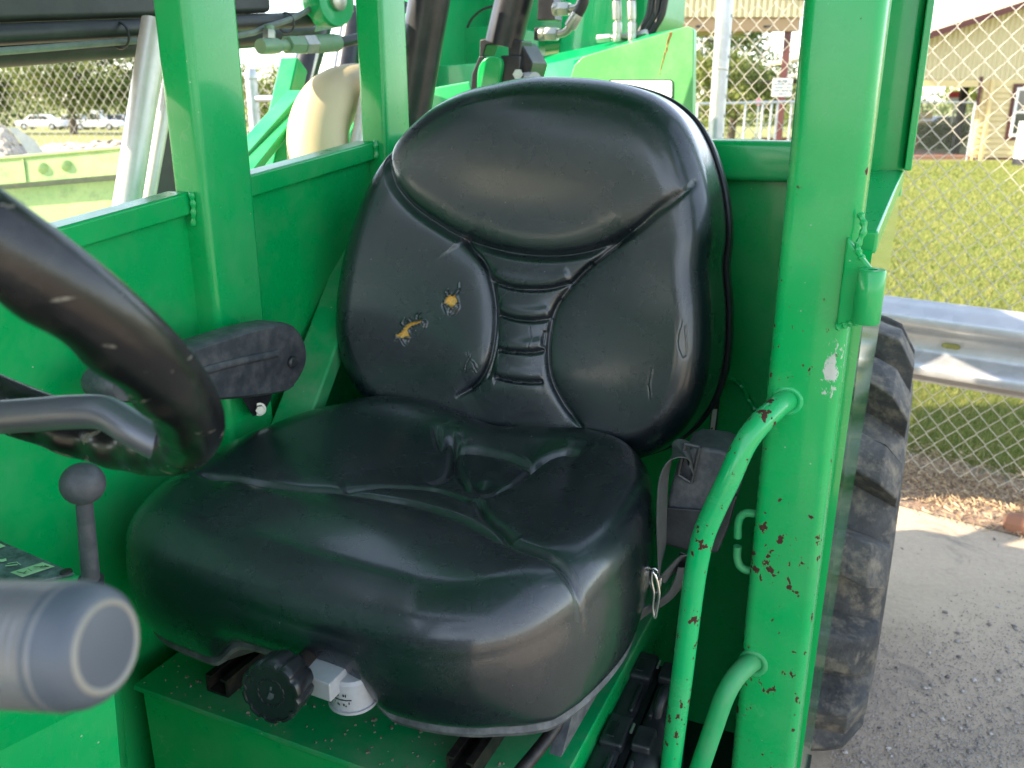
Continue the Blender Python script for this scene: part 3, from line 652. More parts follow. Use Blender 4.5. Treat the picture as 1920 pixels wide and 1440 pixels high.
# second cylinder with clevis
c0, c1 = at(985, -90, u=2.12), at(944, 84, u=2.12)
cy = obj('lift_cylinder', cyl(c0, c1, .047, 36), M['black_paint'], T)
cl = [(903, 72), (925, 66), (985, 74), (1000, 118), (990, 150), (975, 200), (880, 200), (887, 140)]
panel([(899, 74), (920, 70), (978, 76), (975, 105), (952, 105), (952, 86), (912, 84), (905, 106), (898, 106)], 2.09, .07, M['black_paint'], 'clevis', cy)
panel([(884, 138), (898, 104), (908, 104), (896, 190), (880, 190)], 2.09, .05, M['black_paint'], 'clevis_ear', cy)
panel([(938, 104), (976, 104), (968, 200), (930, 200)], 2.085, .06, M['black_paint'], 'clevis_ear', cy)
panel([(976, 78), (999, 118), (990, 150), (968, 180), (964, 120)], 2.10, .10, M['black_paint'], 'clevis_gusset', cy)
lg = smooth_path([(893, 190), (894, 140), (900, 118), (913, 107), (932, 106), (940, 118), (936, 150), (926, 195)], 5)
panel([tuple(p) for p in lg], 2.07, .05, G, 'cylinder_lug', bevel=.005)
obj('bolt', hexnut(at(972, 141, u=2.07), (.35, -1, .1), .0135, .016), M['zinc'], cy)
obj('pivot_pin', cyl(at(985, 147, u=2.10), at(1003, 147, u=2.02), .0145, 24), M['white_plastic'], cy)
panel([(1008, -10), (1037, -10), (1040, 38), (1006, 38)], 2.09, .05, M['black_paint'], 'port_block', cy)
panel([(1001, 50), (1012, 52), (1014, 74), (1000, 76)], 2.09, .04, M['black_paint'], 'port_block', cy)
fitting([(1038, 17, 1048, 17, 12, 'neck', 'zinc'), (1047, 17, 1068, 17, 13, 'hex', 'zinc')], u=2.08, par=T)
obj('elbow', tube(smooth_path([at(x, y, u=2.08) for x, y in ((1066, 17), (1080, 15), (1088, 5), (1092, -20))], 6), .0095, 14), M['zinc'], T)
fitting([(1012, 64, 1024, 64, 12, 'neck', 'zinc'), (1024, 64, 1046, 64, 13, 'hex', 'zinc')], u=2.08, par=T)
obj('elbow', tube(smooth_path([at(x, y, u=2.08) for x, y in ((1044, 64), (1058, 61), (1066, 54), (1071, 46))], 6), .0095, 14), M['zinc'], T)
fitting([(1068, 51, 1083, 26, 12, 'round', 'zinc')], u=2.07, par=T)
obj('hydraulic_hose', tube(smooth_path([at(x, y, u=2.07) for x, y in ((1081, 30), (1091, 12), (1096, -8), (1098, -60))], 6), .0125, 14), M['hose'], T)
obj('wiring_cable', tube(smooth_path([at(x, y, u=2.7) for x, y in ((876, 52), (885, 35), (905, 18), (935, 8))], 6), .004, 8), M['hose'], T)
# pale counterweight cover with white decal, its sloping top and the hose manifold on it
pc = [(1064, 160), (1076, 122), (1092, 106), (1110, 100), (1288, 49), (1299, 53), (1301, 60), (1298, 330), (1050, 330)]
cw = panel(pc, 2.40, .035, M['green_pale'], 'cover_plate', bevel=.004, label='pale green side cover with rust streak')
tp = [at(985, 112, u=2.75), at(1180, 72, u=2.75), at(1288, 50, u=2.44), at(1080, 112, u=2.44)]
obj('cover_top', prism(range(4), lambda i: tp[i], lambda i: tp[i]-np.array([0, 0, .02])), M['green_boom'], cw)
tp = [at(1003, 125, u=2.5), at(1098, 104, u=2.44), at(1060, 300, u=2.44), at(985, 300, u=2.5)]
obj('cover_flank', prism(range(4), lambda i: tp[i], lambda i: tp[i]+np.array([0, .02, 0])), M['green_boom'], cw)
dl = panel([tuple(p) for p in rrect(1140, 1262, 149, 186, 6)], 2.398, .0015, M['ink'], 'warning_decal', bevel=0)
panel([tuple(p) for p in rrect(1142, 1260, 151, 184, 5)], 2.3962, .0015, M['label_white'], 'decal_face', dl, bevel=0)
rs = []
for i in range(26):
    t = i/25; x = 1258-22*t+random.uniform(-1, 1); y = 62+78*t; s = (1-t)**1.2*2.6+.5
    if random.random() < .85: rs.append(prism([(x-s, y-2.5), (x+s, y-3), (x+s*.7, y+2.5), (x-s*.8, y+2)], lambda p: at(p[0], p[1], u=2.3995), lambda p: at(p[0], p[1], u=2.401)))
obj('rust_streak', join(rs), M['rust_streak'] if 'rust_streak' in M else simple('rust_streak', (.32, .20, .07), .8), cw)
for x0 in (1158, 1186):
    fitting([(x0-1, 78, x0, 62, 8, 'neck', 'zinc'), (x0, 66, x0, 42, 8.5, 'hex', 'zinc'), (x0, 42, x0, 36, 6, 'neck', 'zinc'), (x0-1, 37, x0-2, 2, 8.5, 'round', 'zinc')], u=2.5, par=T)
    obj('hydraulic_hose', tube([at(x0-2, 4, u=2.5), at(x0-3, -30, u=2.5), at(x0-3, -80, u=2.5)], .011, 12), M['hose'], T)
fitting([(1120, 73, 1146, 71, 8, 'hex', 'zinc'), (1146, 71, 1176, 69, 6, 'neck', 'zinc'), (1172, 69, 1196, 66, 7, 'round', 'zinc'), (1196, 66, 1214, 62, 8, 'hex', 'zinc')], u=2.52, par=T)
for k, (xa, xb) in enumerate(((1200, 1222), (1210, 1234), (1222, 1247))):
    obj('hydraulic_hose', tube(smooth_path([at(x, y, u=2.56) for x, y in ((xa-4, 68), (xa+6, 50), ((xa+xb)/2+6, 28), (xb, -2), (xb+8, -50))], 6), .0105, 12), M['hose'], T)

# rear wheel
WC = np.array([-.13, 2.15, .475]); RT = .545
wh = thing('dummy', (0, 0, 0), '', '')
bpy.data.objects.remove(wh)
prof = []   # (v, radius) across the tyre, outer side last
for x, r_ in ((-.42, .30), (-.425, .38), (-.40, .39), (-.36, .402), (-.25, .408), (-.15, .408), (-.06, .402), (-.02, .390), (.008, .370), (.018, .34), (.012, .28), (-.01, .26), (-.03, .25)):
    prof.append((x+.032, r_*RT/.49))
tyre = obj('tyre', lathe([(x, r_) for x, r_ in prof], (0, WC[1], WC[2]), (1, 0, 0), 96), M['tyre'], T)
obj('wheel_rim', lathe([(-.03, .255), (.0, .26), (.004, .25), (-.03, .235), (-.12, .22), (-.13, .05), (-.10, .045), (-.10, .0)], (0, WC[1], WC[2]), (1, 0, 0), 48), M['green_dusty'], T)
def lug(a, side):        # chevron bar: from the shoulder to the centre line
    g = []; n = 7; V = []
    for i in range(n):
        t = i/(n-1); v = (.010-.215*t) if side else (-.40+.215*t); da = t*.13
        rb = np.interp(v, [-.42, -.38, -.30, -.1, -.02, .012], [.37, .395, .405, .405, .385, .35])*RT/.49
        rt = np.interp(v, [-.42, -.38, -.30, -.1, -.02, .012], [.40, .478, .488, .488, .466, .41])*RT/.49
        hw = .040*(1.15-.30*t)
        for rr, h_ in ((rb-.012, hw*1.35), (rt-.003, hw*1.05), (rt, hw*.92), (rt, -hw*.92), (rt-.003, -hw*1.05), (rb-.012, -hw*1.35)):
            an = a+da+h_/RT; jit = .0028*math.sin(7*a+5*t+rr*90)
            V.append((v+.034, WC[1]+(rr+jit)*math.sin(an), WC[2]+(rr+jit)*math.cos(an)))
    F = [(i*6+k, i*6+(k+1) % 6, (i+1)*6+(k+1) % 6, (i+1)*6+k) for i in range(n-1) for k in range(6)]+[tuple(range(6))[::-1], tuple((n-1)*6+k for k in range(6))]
    return np.array(V), F
for k in range(16):
    a = k*2*math.pi/16-.10
    obj('tread_lug', lug(a, True), M['tyre'], tyre, sharp=45, bevel=.006)
    obj('tread_lug', lug(a+math.pi/16, False), M['tyre'], tyre, sharp=45)
obj('axle_beam', box(-1.2, -.25, 2.0, 2.2, .4, .58), M['boom_black'], T)
obj('rear_chassis', box(-1.1, -.45, 1.53, 2.1, .45, 1.05), M['boom_black'], T)
obj('engine_deck', box(-1.30, -.42, 1.6, 2.32, .9, 1.12), M['green_boom'], T, bevel=.02)
obj('front_chassis', box(-.9, -.2, -1.5, .06, .3, .9), M['green_boom'], T, bevel=.02)
obj('unseen_dash', box(-.915, -.13, -.10, .05, .3, 1.12), M['boom_black'], T, bevel=.02)  # out of view, added to darken low reflections in the seat
obj('rear_shade_block', box(-1.40, -.50, 3.06, 3.4, .45, 1.36), M['green_boom'], T, bevel=.03)  # hidden block added to bound the sunlit strip on the concrete
obj('mast_shade_plate', box(-1.50, -1.44, 2.43, 3.1, 1.38, 2.55), M['green_boom'], T, bevel=.01)  # plate added to shade the mulch; also fills the gap with green
# ------------------------------------------------------------------ background
def vY(x, y, Y):                              # point of a pixel ray at forward distance Y, in view coordinates
    a = (x-960)/FPX; b = (y-720)/FPX; k = Y/(math.cos(PITCH)-b*math.sin(PITCH))
    return np.array([a*k, Y, H+k*(-math.sin(PITCH)-b*math.cos(PITCH))])
def wY(x, y, Y): return W(*vY(x, y, Y))
def ground_at(Y): return gz(0, Y)
# guardrail
prof = [(0, .792), (-.010, .789), (-.030, .770), (-.066, .752), (-.080, .742), (-.083, .725), (-.078, .708), (-.040, .684), (-.020, .668), (-.016, .648), (-.016, .628), (-.022, .608), (-.045, .590), (-.078, .566), (-.083, .550), (-.080, .533), (-.064, .522), (-.028, .506), (-.006, .494), (0, .484)]
prof = [(a, b_+.0) for a, b_ in prof]; back = [(a+.004, b_) for a, b_ in prof][::-1]
g0 = fp(-3.2, 0); GR = thing('guardrail', fp(.3, -.30), 'galvanised steel W-beam guardrail running along the chain link fence', 'guardrail')
def gp(s, o, z): return fp(s, -.27+o, z)
srange = np.linspace(-4.5, 5, 40); V = []; pr = smooth_path(np.array(prof), 3).tolist()+[(a+.004, b_) for a, b_ in smooth_path(np.array(prof), 3).tolist()][::-1]
for s in srange:
    for o_, z in pr: V.append(gp(s, o_+.0012*math.sin(s*3+z*9), z+.0015*math.sin(s*1.3)))
n = len(pr); F = [(i*n+k, i*n+(k+1) % n, (i+1)*n+(k+1) % n, (i+1)*n+k) for i in range(len(srange)-1) for k in range(n)]
obj('rail_beam', (np.array(V), F), M['galv'], GR, sharp=60)
# post-bolt slot: an opening through which the lawn shows is read as a bright lozenge
def slot(s, z, wd, ht):
    P = [(wd/2*math.copysign(abs(math.cos(a))**.45, math.cos(a)), ht/2*math.copysign(abs(math.sin(a))**.7, math.sin(a))) for a in np.linspace(0, 2*math.pi, 21)[:-1]]
    return prism(P, lambda p: gp(s+p[0], -.0185, z+p[1]), lambda p: gp(s+p[0], -.014, z+p[1]))
sv = None
for s in np.linspace(-1, 2, 301):
    q = gp(s, -.02, .638); c_ = (Vector(q)-Vector(O)) @ camo.rotation_euler.to_matrix(); xx = 960+FPX*c_[0]/-c_[2]
    if sv is None or abs(xx-1782) < sv[0]: sv = (abs(xx-1782), s)
obj('bolt_slot', slot(sv[1], .640, .062, .020), M['lawn'], GR)
for s in (-3.6, -1.7, 3.4): obj('guardrail_post', obox(fp(s, -.19, .36), (.09, .15, .80), (np.r_[W(*GD, 0)[:2], 0], np.r_[W(*GN, 0)[:2], 0], (0, 0, 1))), M['galv'], GR)

# chain link fence
def chain(name, p0, p1, h, dz, wd, wire, base_z, par, top_free=True):
    p0, p1 = np.array(p0, float), np.array(p1, float); L_ = np.linalg.norm(p1-p0); d_ = (p1-p0)/L_; nrm = np.array([-d_[1], d_[0]])
    nz = int(h/dz*2)+1; parts = []
    m = int(L_/(wd))
    V = []; F = []; nn = 4
    for i in range(m):
        for sgn in (1, ):
            pts = []
            for j in range(nz+1):
                side_ = 1 if ((j+i) % 2) else -1
                s = (i+.5)*wd+side_*wd/2; z = base_z+j*dz/2
                o = side_*wire*.55
                s += random.uniform(-1, 1)*.0006
                pts.append((s, o, z))
            P = []
            for j, (s, o, z) in enumerate(pts):
                P.append((s-(1 if (j+i) % 2 else -1)*wire*.5, o, z-dz*.05)); P.append((s-(1 if (j+i) % 2 else -1)*wire*.5, -o*.6, z+dz*.05))
            P3_ = np.array([np.r_[W(*(p0+d_*s+nrm*o), z)] for s, o, z in P])
            v, f = tube(P3_, wire/2, nn); F += [tuple(a+len(V)*1 for a in q) for q in f] if False else [tuple(a+sum_n[0] for a in q) for q in f] if False else []
            parts.append((v, f))
    return obj(name, join(parts), M['wire'], par, sharp=None, kind='stuff', fixn=False)
pA = FP+GD*-.70
FA = thing('chain_link_fence', W(*(FP+GD*.5), 0), 'tall chain link fence with twisted wire ends in front of the lawn and beige building', 'fence')
chain('chain_link_mesh', pA, FP+GD*2.6, 1.80, .080, .0365, .0032, .03, FA)
FB = thing('chain_link_fence', W(-1.5, 5, 0), 'chain link fence behind the bucket at the left in front of the big trees', 'fence')
pB = np.array([-3.9, 6.25])
chain('chain_link_mesh', pB, pA, 1.86, .080, .0365, .0036, .0, FB)
pq_ = W(*pA, 0); obj('fence_post', cyl(pq_, pq_+np.array([0, 0, 2.6]), .034, 28), M['galv'], FA)
for z in (1.30, 1.62, 1.0): obj('tie_wire', torus(pq_+np.array([0, 0, z]), (.15, .1, 1), .036, .0022, 24, 6), M['wire'], FA)
def lineB(xpx):
    a = (xpx-960)/FPX/1.052; d_ = pB-pA; t = (a*pA[1]-pA[0])/(d_[0]-a*d_[1]); return pA+d_*t
q = lineB(474); tp_ = W(*q, 0)
obj('fence_post', lathe([(0, .032), (1.60, .032), (1.605, .036), (1.63, .036), (1.655, .022), (1.66, .003)], tp_, (0, 0, 1), 24), M['galv'], FB)
for z in (1.3, 1.56): obj('rail_clamp', lathe([(0, .0345), (.02, .0345)], tp_+np.array([0, 0, z]), (0, 0, 1), 20), M['galv'], FB)
q2 = lineB(640); obj('top_rail', cyl(W(*q, 1.50), W(*q2, 1.50), .018, 14), M['galv'], FB)
# lawn fence further back
FC = thing('pipe_fence', W(5.5, 20, -.25), 'low grey pipe and mesh fence far behind the tall post', 'fence')
a_, b_ = vY(1306, 195, 20), vY(1700, 186, 22)
obj('top_rail', cyl(W(*a_), W(*b_), .030, 12), M['galv'], FC)
for x in (1308, 1392, 1423, 1439, 1450, 1476, 1530, 1600, 1690):
    t = (x-1306)/(1700-1306); p = a_*(1-t)+b_*t; obj('fence_post', cyl(W(p[0], p[1], -.3), W(*p), .026, 10), M['galv'], FC)
# canopy building behind
def vb(x0, x1, y0, y1, Y, dY=.1): 
    A_ = vY(x0, y1, Y); B_ = vY(x1, y0, Y); return hexa([W(A_[0], Y, A_[2]), W(B_[0], Y, A_[2]), W(B_[0], Y, B_[2]), W(A_[0], Y, B_[2]), W(A_[0], Y+dY, A_[2]), W(B_[0], Y+dY, A_[2]), W(B_[0], Y+dY, B_[2]), W(A_[0], Y+dY, B_[2])])
def corr(X0, X1, zb_, zt_f, Y, pitch, amp, name, par, mat):
    V = []; n = int((X1-X0)/pitch*4); 
    for i in range(n+1):
        X = X0+(X1-X0)*i/n; o = amp*(-1 if (i % 4) in (1, 2) else 1)
        zt_ = zt_f(X) if callable(zt_f) else zt_f
        V += [W(X, Y+o, zb_), W(X, Y+o, zt_)]
    return obj(name, (np.array(V), [(2*i, 2*i+2, 2*i+3, 2*i+1) for i in range(n)]), mat, par, sharp=20, kind='stuff', fixn=False)
CB = thing('canopy_building', W(8, 34, -.5), 'beige drive-through canopy with corrugated fascia on a dark red column', 'canopy')
e = vY(1506, 32, 31); z0_ = e[2]; z1_ = z0_+1.9
corr(-2, e[0], z0_, z1_, 31, .20, .02, 'corrugated_fascia', CB, M['corr'])
obj('roof_slab', hexa([W(-2, 31.06, z0_), W(e[0], 31.06, z0_), W(e[0], 31.06, z1_), W(-2, 31.06, z1_), W(-2, 40, z0_), W(e[0], 40, z0_), W(e[0], 40, z1_), W(-2, 40, z1_)]), M['corr'], CB)
f_ = vY(1450, 58, 31)[2]
obj('soffit_beam', hexa([W(-2, 31.1, f_), W(e[0]-.05, 31.1, f_), W(e[0]-.05, 31.1, z0_-.02), W(-2, 31.1, z0_-.02), W(-2, 31.5, f_), W(e[0]-.05, 31.5, f_), W(e[0]-.05, 31.5, z0_-.02), W(-2, 31.5, z0_-.02)]), M['soffit'], CB)
obj('fascia_trim', beam(W(e[0]-1.6, 30.95, z0_+1.0), W(e[0]+.1, 30.95, z0_-.02+.55), .10, .10), M['darkred'], CB)
c = vY(1474, 100, 31.3); obj('column', obox(W(c[0], 31.3, (f_-.5)/2), (.22, .22, f_+.5)), M['darkred'], CB)
for x in (1310, 1437): 
    l_ = vY(x, 57, 31.08); obj('soffit_light', obox(W(l_[0], 31.08, f_+.14), (.35, .05, .07)), M['dark'], CB)
SG = thing('notice_sign', W(9, 30, 1.5), 'small white notice board with lines of dark print on the dark red column', 'sign')
A_ = vY(1447, 181, 30.2); B_ = vY(1487, 147, 30.2)
obj('board', hexa([W(A_[0], 30.2, A_[2]), W(B_[0], 30.2, A_[2]), W(B_[0], 30.2, B_[2]), W(A_[0], 30.2, B_[2]), W(A_[0], 30.24, A_[2]), W(B_[0], 30.24, A_[2]), W(B_[0], 30.24, B_[2]), W(A_[0], 30.24, B_[2])]), M['label_white'], SG)
rnd = random.Random(3); gl = []
for k, (yy, xa, xb, hh) in enumerate(((150.5, 1457, 1477, 3.2), (156.5, 1450, 1485, 2.2), (163, 1453, 1483, 2.2), (169, 1450, 1484, 2.2), (175, 1456, 1476, 1.8))):
    x = xa
    while x < xb:
        wd = rnd.uniform(.7, 1.5); p = vY(x, yy, 30.19); q = vY(min(xb, x+wd), yy+hh*rnd.uniform(.75, 1), 30.19)
        gl.append(hexa([W(p[0], 30.19, q[2]), W(q[0], 30.19, q[2]), W(q[0], 30.19, p[2]), W(p[0], 30.19, p[2]), W(p[0], 30.198, q[2]), W(q[0], 30.198, q[2]), W(q[0], 30.198, p[2]), W(p[0], 30.198, p[2])])); x += wd+rnd.uniform(.35, .8)
obj('print', join(gl), M['ink'], SG)

# beige building on the right
HB = thing('beige_building', W(17, 31, -.45), 'beige clapboard building with corrugated gable, dark red trim and an open porch', 'building')
YB = 30.0; gb = -.44
xl = vY(1716, 150, YB)[0]; xr = 27.0
zc_ = vY(1800, 149, YB)[2]                    # bottom of the corrugated gable
r0_ = vY(1735, 72, YB); r1_ = vY(1920, 12, YB); slope = (r1_[2]-r0_[2])/(r1_[0]-r0_[0])
zr_ = lambda X: max(zc_+.02, r0_[2]+slope*(X-r0_[0])) if X < 21 else r0_[2]+slope*(42-X-r0_[0])
corr(xl-.6, xr, zc_, zr_, YB, .16, .018, 'gable_cladding', HB, M['corr'])
# roof with overhang, seen as a dark red rake board
def roofseg(X0, X1, Y0, Y1, th): 
    return hexa([W(X0, Y0, zr_(X0)), W(X1, Y0, zr_(X1)), W(X1, Y0, zr_(X1)+th), W(X0, Y0, zr_(X0)+th), W(X0, Y1, zr_(X0)), W(X1, Y1, zr_(X1)), W(X1, Y1, zr_(X1)+th), W(X0, Y1, zr_(X0)+th)])
obj('roof', roofseg(xl-1.0, 20.9, YB-.55, YB+14, .10), M['corr'], HB)
obj('rake_board', roofseg(xl-1.0, 20.9, YB-.58, YB-.551, .20), M['darkred'], HB)
obj('roof', roofseg(21.1, xr+1, YB-.55, YB+14, .10), M['corr'], HB)
zb2 = vY(1800, 163, YB)[2]
xw = vY(1838, 200, YB)[0]
obj('porch_beam', hexa([W(xl-.6, YB-.02, zb2), W(xw+4, YB-.02, zb2), W(xw+4, YB-.02, zc_-.01), W(xl-.6, YB-.02, zc_-.01), W(xl-.6, YB+.2, zb2), W(xw+4, YB+.2, zb2), W(xw+4, YB+.2, zc_-.01), W(xl-.6, YB+.2, zc_-.01)]), M['siding'], HB)
obj('corner_trim', obox(W(vY(1836, 170, YB)[0], YB-.03, (zc_+zb2)/2-.25), (.10, .06, .9)), M['darkred'], HB)
obj('wall_core', hexa([W(xw, YB+.02, gb), W(xr, YB+.02, gb), W(xr, YB+.02, zc_), W(xw, YB+.02, zc_), W(xw, YB+.3, gb), W(xr, YB+.3, gb), W(xr, YB+.3, zc_), W(xw, YB+.3, zc_)]), M['siding'], HB)
nb = 13; hb = (zb2-gb)/nb
wx0, wx1 = vY(1899, 200, YB)[0], vY(1899, 200, YB)[0]+1.0; wz0, wz1 = vY(1899, 256, YB)[2], vY(1899, 164, YB)[2]
bme = None
for i in range(nb):
    z0_, z1_ = gb+i*hb, gb+(i+1)*hb-.012
    v = np.array([(X, Y, z) for X in (xw, xr-.1) for (Y, z) in ((YB-.045, z0_), (YB+.0, z0_), (YB-.01, z1_), (YB+.0, z1_))])
    v = np.array([W(*p) for p in v]); obj('siding_board', (v, [(0,1,3,2),(4,6,7,5),(0,4,5,1),(2,3,7,6),(0,2,6,4),(1,5,7,3)]), M['siding'], HB)
obj('base_board', obox(W((xw+xr)/2, YB-.05, gb+.03), (xr-xw, .04, .09), (W(1, 0, 0), W(0, 1, 0), (0, 0, 1))), M['darkred'], HB)
def vbox(X0, X1, Y0, Y1, z0, z1): return hexa([W(X0, Y0, z0), W(X1, Y0, z0), W(X1, Y0, z1), W(X0, Y0, z1), W(X0, Y1, z0), W(X1, Y1, z0), W(X1, Y1, z1), W(X0, Y1, z1)])
wd_ = obj('window', vbox(wx0-.12, wx1+.12, YB-.07, YB-.046, wz0-.12, wz1+.12), M['darkred'], HB)
obj('frame', join([vbox(wx0, wx1, YB-.10, YB-.071, wz0, wz0+.09), vbox(wx0, wx1, YB-.10, YB-.071, wz1-.09, wz1), vbox(wx0, wx0+.08, YB-.10, YB-.071, wz0+.09, wz1-.09), vbox(wx1-.08, wx1, YB-.10, YB-.071, wz0+.09, wz1-.09), vbox(wx0+.08, wx1-.08, YB-.098, YB-.0712, (wz0+wz1)/2-.03, (wz0+wz1)/2+.03)]), M['white_paint'], wd_)
obj('pane', vbox(wx0+.08, wx1-.08, YB-.076, YB-.0705, wz0+.09, (wz0+wz1)/2-.031), M['glass'], wd_); obj('pane', vbox(wx0+.08, wx1-.08, YB-.076, YB-.0705, (wz0+wz1)/2+.031, wz1-.09), M['glass'], wd_)
ds = vY(1852, 220, YB-.14)[0]; obj('downspout', vbox(ds-.05, ds+.05, YB-.16, YB-.07, gb, zc_), M['siding'], HB)
# porch interior
obj('porch_wall', vbox(xl-4, xw, YB+4.2, YB+4.3, gb, gb+.55), M['brick'], HB)
obj('porch_floor', vbox(xl-4, xw, YB+.1, YB+4.2, gb, gb+.12), M['brick'], HB)
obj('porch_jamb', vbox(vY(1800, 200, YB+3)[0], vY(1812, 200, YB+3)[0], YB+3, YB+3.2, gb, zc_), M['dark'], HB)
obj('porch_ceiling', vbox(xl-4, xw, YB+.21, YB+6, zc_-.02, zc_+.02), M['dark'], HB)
FD = thing('porch_fence', W(14, 28.5, -.4), 'short chain link fence with pipe rail closing the open porch', 'fence')
a_, b_ = vY(1640, 191, 28.5), vY(1829, 192, 28.5)
obj('top_rail', cyl(W(*a_), W(*b_), .025, 10), M['galv'], FD)
for x in (1700, 1829): p = vY(x, 192, 28.5); obj('fence_post', cyl(W(p[0], p[1], -.42), W(*p), .035, 10), M['galv'], FD)
ms = []; X0, X1 = a_[0], b_[0]; zt0 = a_[2]
for k in range(int((X1-X0+1.9)/.10)):
    for dr_ in (1, -1):
        xa = X0-1.9*(dr_ > 0)+k*.10+(0 if dr_ > 0 else 0); 
        p0 = np.array([xa, -.4]); p1 = np.array([xa+1.9*dr_, -.4+1.9])
        # clip to the fence rectangle
        t0_, t1_ = 0, 1
        for lo, hi, ax in ((X0, X1, 0), (-.4, zt0, 1)):
            d_ = p1[ax]-p0[ax]; ta, tb = (lo-p0[ax])/d_, (hi-p0[ax])/d_; ta, tb = min(ta, tb), max(ta, tb); t0_, t1_ = max(t0_, ta), min(t1_, tb)
        if t1_ > t0_+.02: q0, q1 = p0+(p1-p0)*t0_, p0+(p1-p0)*t1_; ms.append(cyl(W(q0[0], 28.5+.004*dr_, q0[1]), W(q1[0], 28.5+.004*dr_, q1[1]), .0022, 3))
obj('fence_mesh', join(ms), M['galv'], FD, kind='stuff', fixn=False)
def leafcloud(name, blobs, n, size, mat, par=None, **k):
    """blobs: (centre, radii); leaf quads scattered through the outer part of every blob"""
    c_ = []; wts = np.array([r_[0]*r_[1]+r_[0]*r_[2] for _, r_ in blobs]); wts = wts/wts.sum(); cnt = RNG.multinomial(n, wts); Vs = []
    for (c0_, r_), m in zip(blobs, cnt):
        d_ = RNG.normal(size=(m, 3)); d_ /= np.linalg.norm(d_, axis=1)[:, None]; rad = RNG.uniform(.25, 1, m)**.45
        bump_ = 1+.16*np.sin(d_[:, 0]*7+c0_[0])*np.sin(d_[:, 1]*6+1)+.12*np.sin(d_[:, 2]*9+c0_[1])
        Vs.append(np.asarray(c0_)+d_*np.asarray(r_)*(rad*bump_)[:, None])
    P = np.vstack(Vs); m = len(P); a = RNG.normal(size=(m, 3)); a /= np.linalg.norm(a, axis=1)[:, None]; b2 = np.cross(a, RNG.normal(size=(m, 3))); b2 /= np.linalg.norm(b2, axis=1)[:, None]
    s = size*RNG.uniform(.6, 1.3, m)[:, None]; V = np.stack([P-a*s, P+b2*s*.5, P+a*s, P-b2*s*.5], 1).reshape(-1, 3)
    F = np.arange(4*m).reshape(-1, 4).tolist(); return obj(name, (V, F), mat, par, sharp=None, fixn=False, **k)
def tree(name, X, Y, hgt, wid, n, size, mat, label, group=None, zb=None, low=.25):
    z = ground_at(Y) if zb is None else zb; base = W(X, Y, z); t = thing(name, base, label, 'tree', group)
    tr = smooth_path([base, base+np.array([.1, 0, hgt*.3]), base+np.array([-.1, .1, hgt*.7])], 4)
    g = [tube(tr, np.linspace(hgt*.035, hgt*.012, len(tr)), 8)]
    for k in range(6):
        a = k*1.05+X; q = tr[3+k % 5]; g.append(tube([q, q+np.array([math.cos(a)*wid*.35, math.sin(a)*wid*.35, hgt*.22])], [hgt*.012, hgt*.004], 6))
    obj('trunk', join(g), M['bark'], t); bl = []
    for k in range(16):
        a = random.uniform(0, 6.28); rr = random.uniform(0, .62)*wid/2; zz = random.uniform(low+.12, .86)*hgt; f_ = 1-.5*abs((zz/hgt-.55)/.45)
        bl.append((base+np.array([math.cos(a)*rr*f_*1.3, math.sin(a)*rr*f_*1.3, zz]), (wid*.24*f_, wid*.24*f_, hgt*.15)))
    leafcloud('crown', bl, n, size, mat, t); return t
tl = ['broad sunlit tree at the far left edge behind the fence', 'tall tree with pale green branches behind the parked cars', 'dark leafy tree left of the bright steel rod', 'rounded tree standing behind the bright steel rod']
for i, (x, Y, h_, w_) in enumerate(((-30, 72, 7.4, 10), (130, 70, 8.3, 12), (262, 74, 8.6, 11), (390, 78, 8.0, 10))):
    p = vY(x, 190, Y); tree('tree', p[0], Y, h_, w_, 9000, .17, M['leaf_dark'] if i != 1 else M['leaf'], tl[i], 'trees behind the parked cars', low=.05)
p = vY(500, 190, 60); tree('tree', p[0], 60, 4.6, 6, 4000, .14, M['leaf'], 'small sunlit tree behind the grey fence terminal post', low=.05)
p = vY(1375, 190, 52); tree('tree', p[0], 52, 7.2, 9.6, 14000, .13, M['leaf_dark'], 'large dense tree under the canopy behind the pipe fence', low=.10)
p = vY(1345, 190, 44); tree('tree', p[0], 44, 4.6, 4.0, 3500, .11, M['leaf'], 'yellow-green tree just left of the tall fence post', low=.10)
p = vY(1850, 190, 62); tree('tree', p[0], 62, 8.6, 9, 6000, .15, M['leaf'], 'tree rising behind the roof of the beige building', low=.1)
p = vY(1500, 190, 75); tree('tree', p[0], 75, 4.5, 5, 2500, .15, M['leaf'], 'low tree seen right of the dark red column', low=.05)
bl = []
for k in range(150):
    X = -120+k*1.7+random.uniform(-1, 1); bl.append((W(X, 120+random.uniform(-4, 4), -1.4), (3.0, 2.2, random.uniform(3.2, 6.0))))
leafcloud('distant_woods', bl, 42000, .34, M['leaf_dark'], None, kind='stuff')
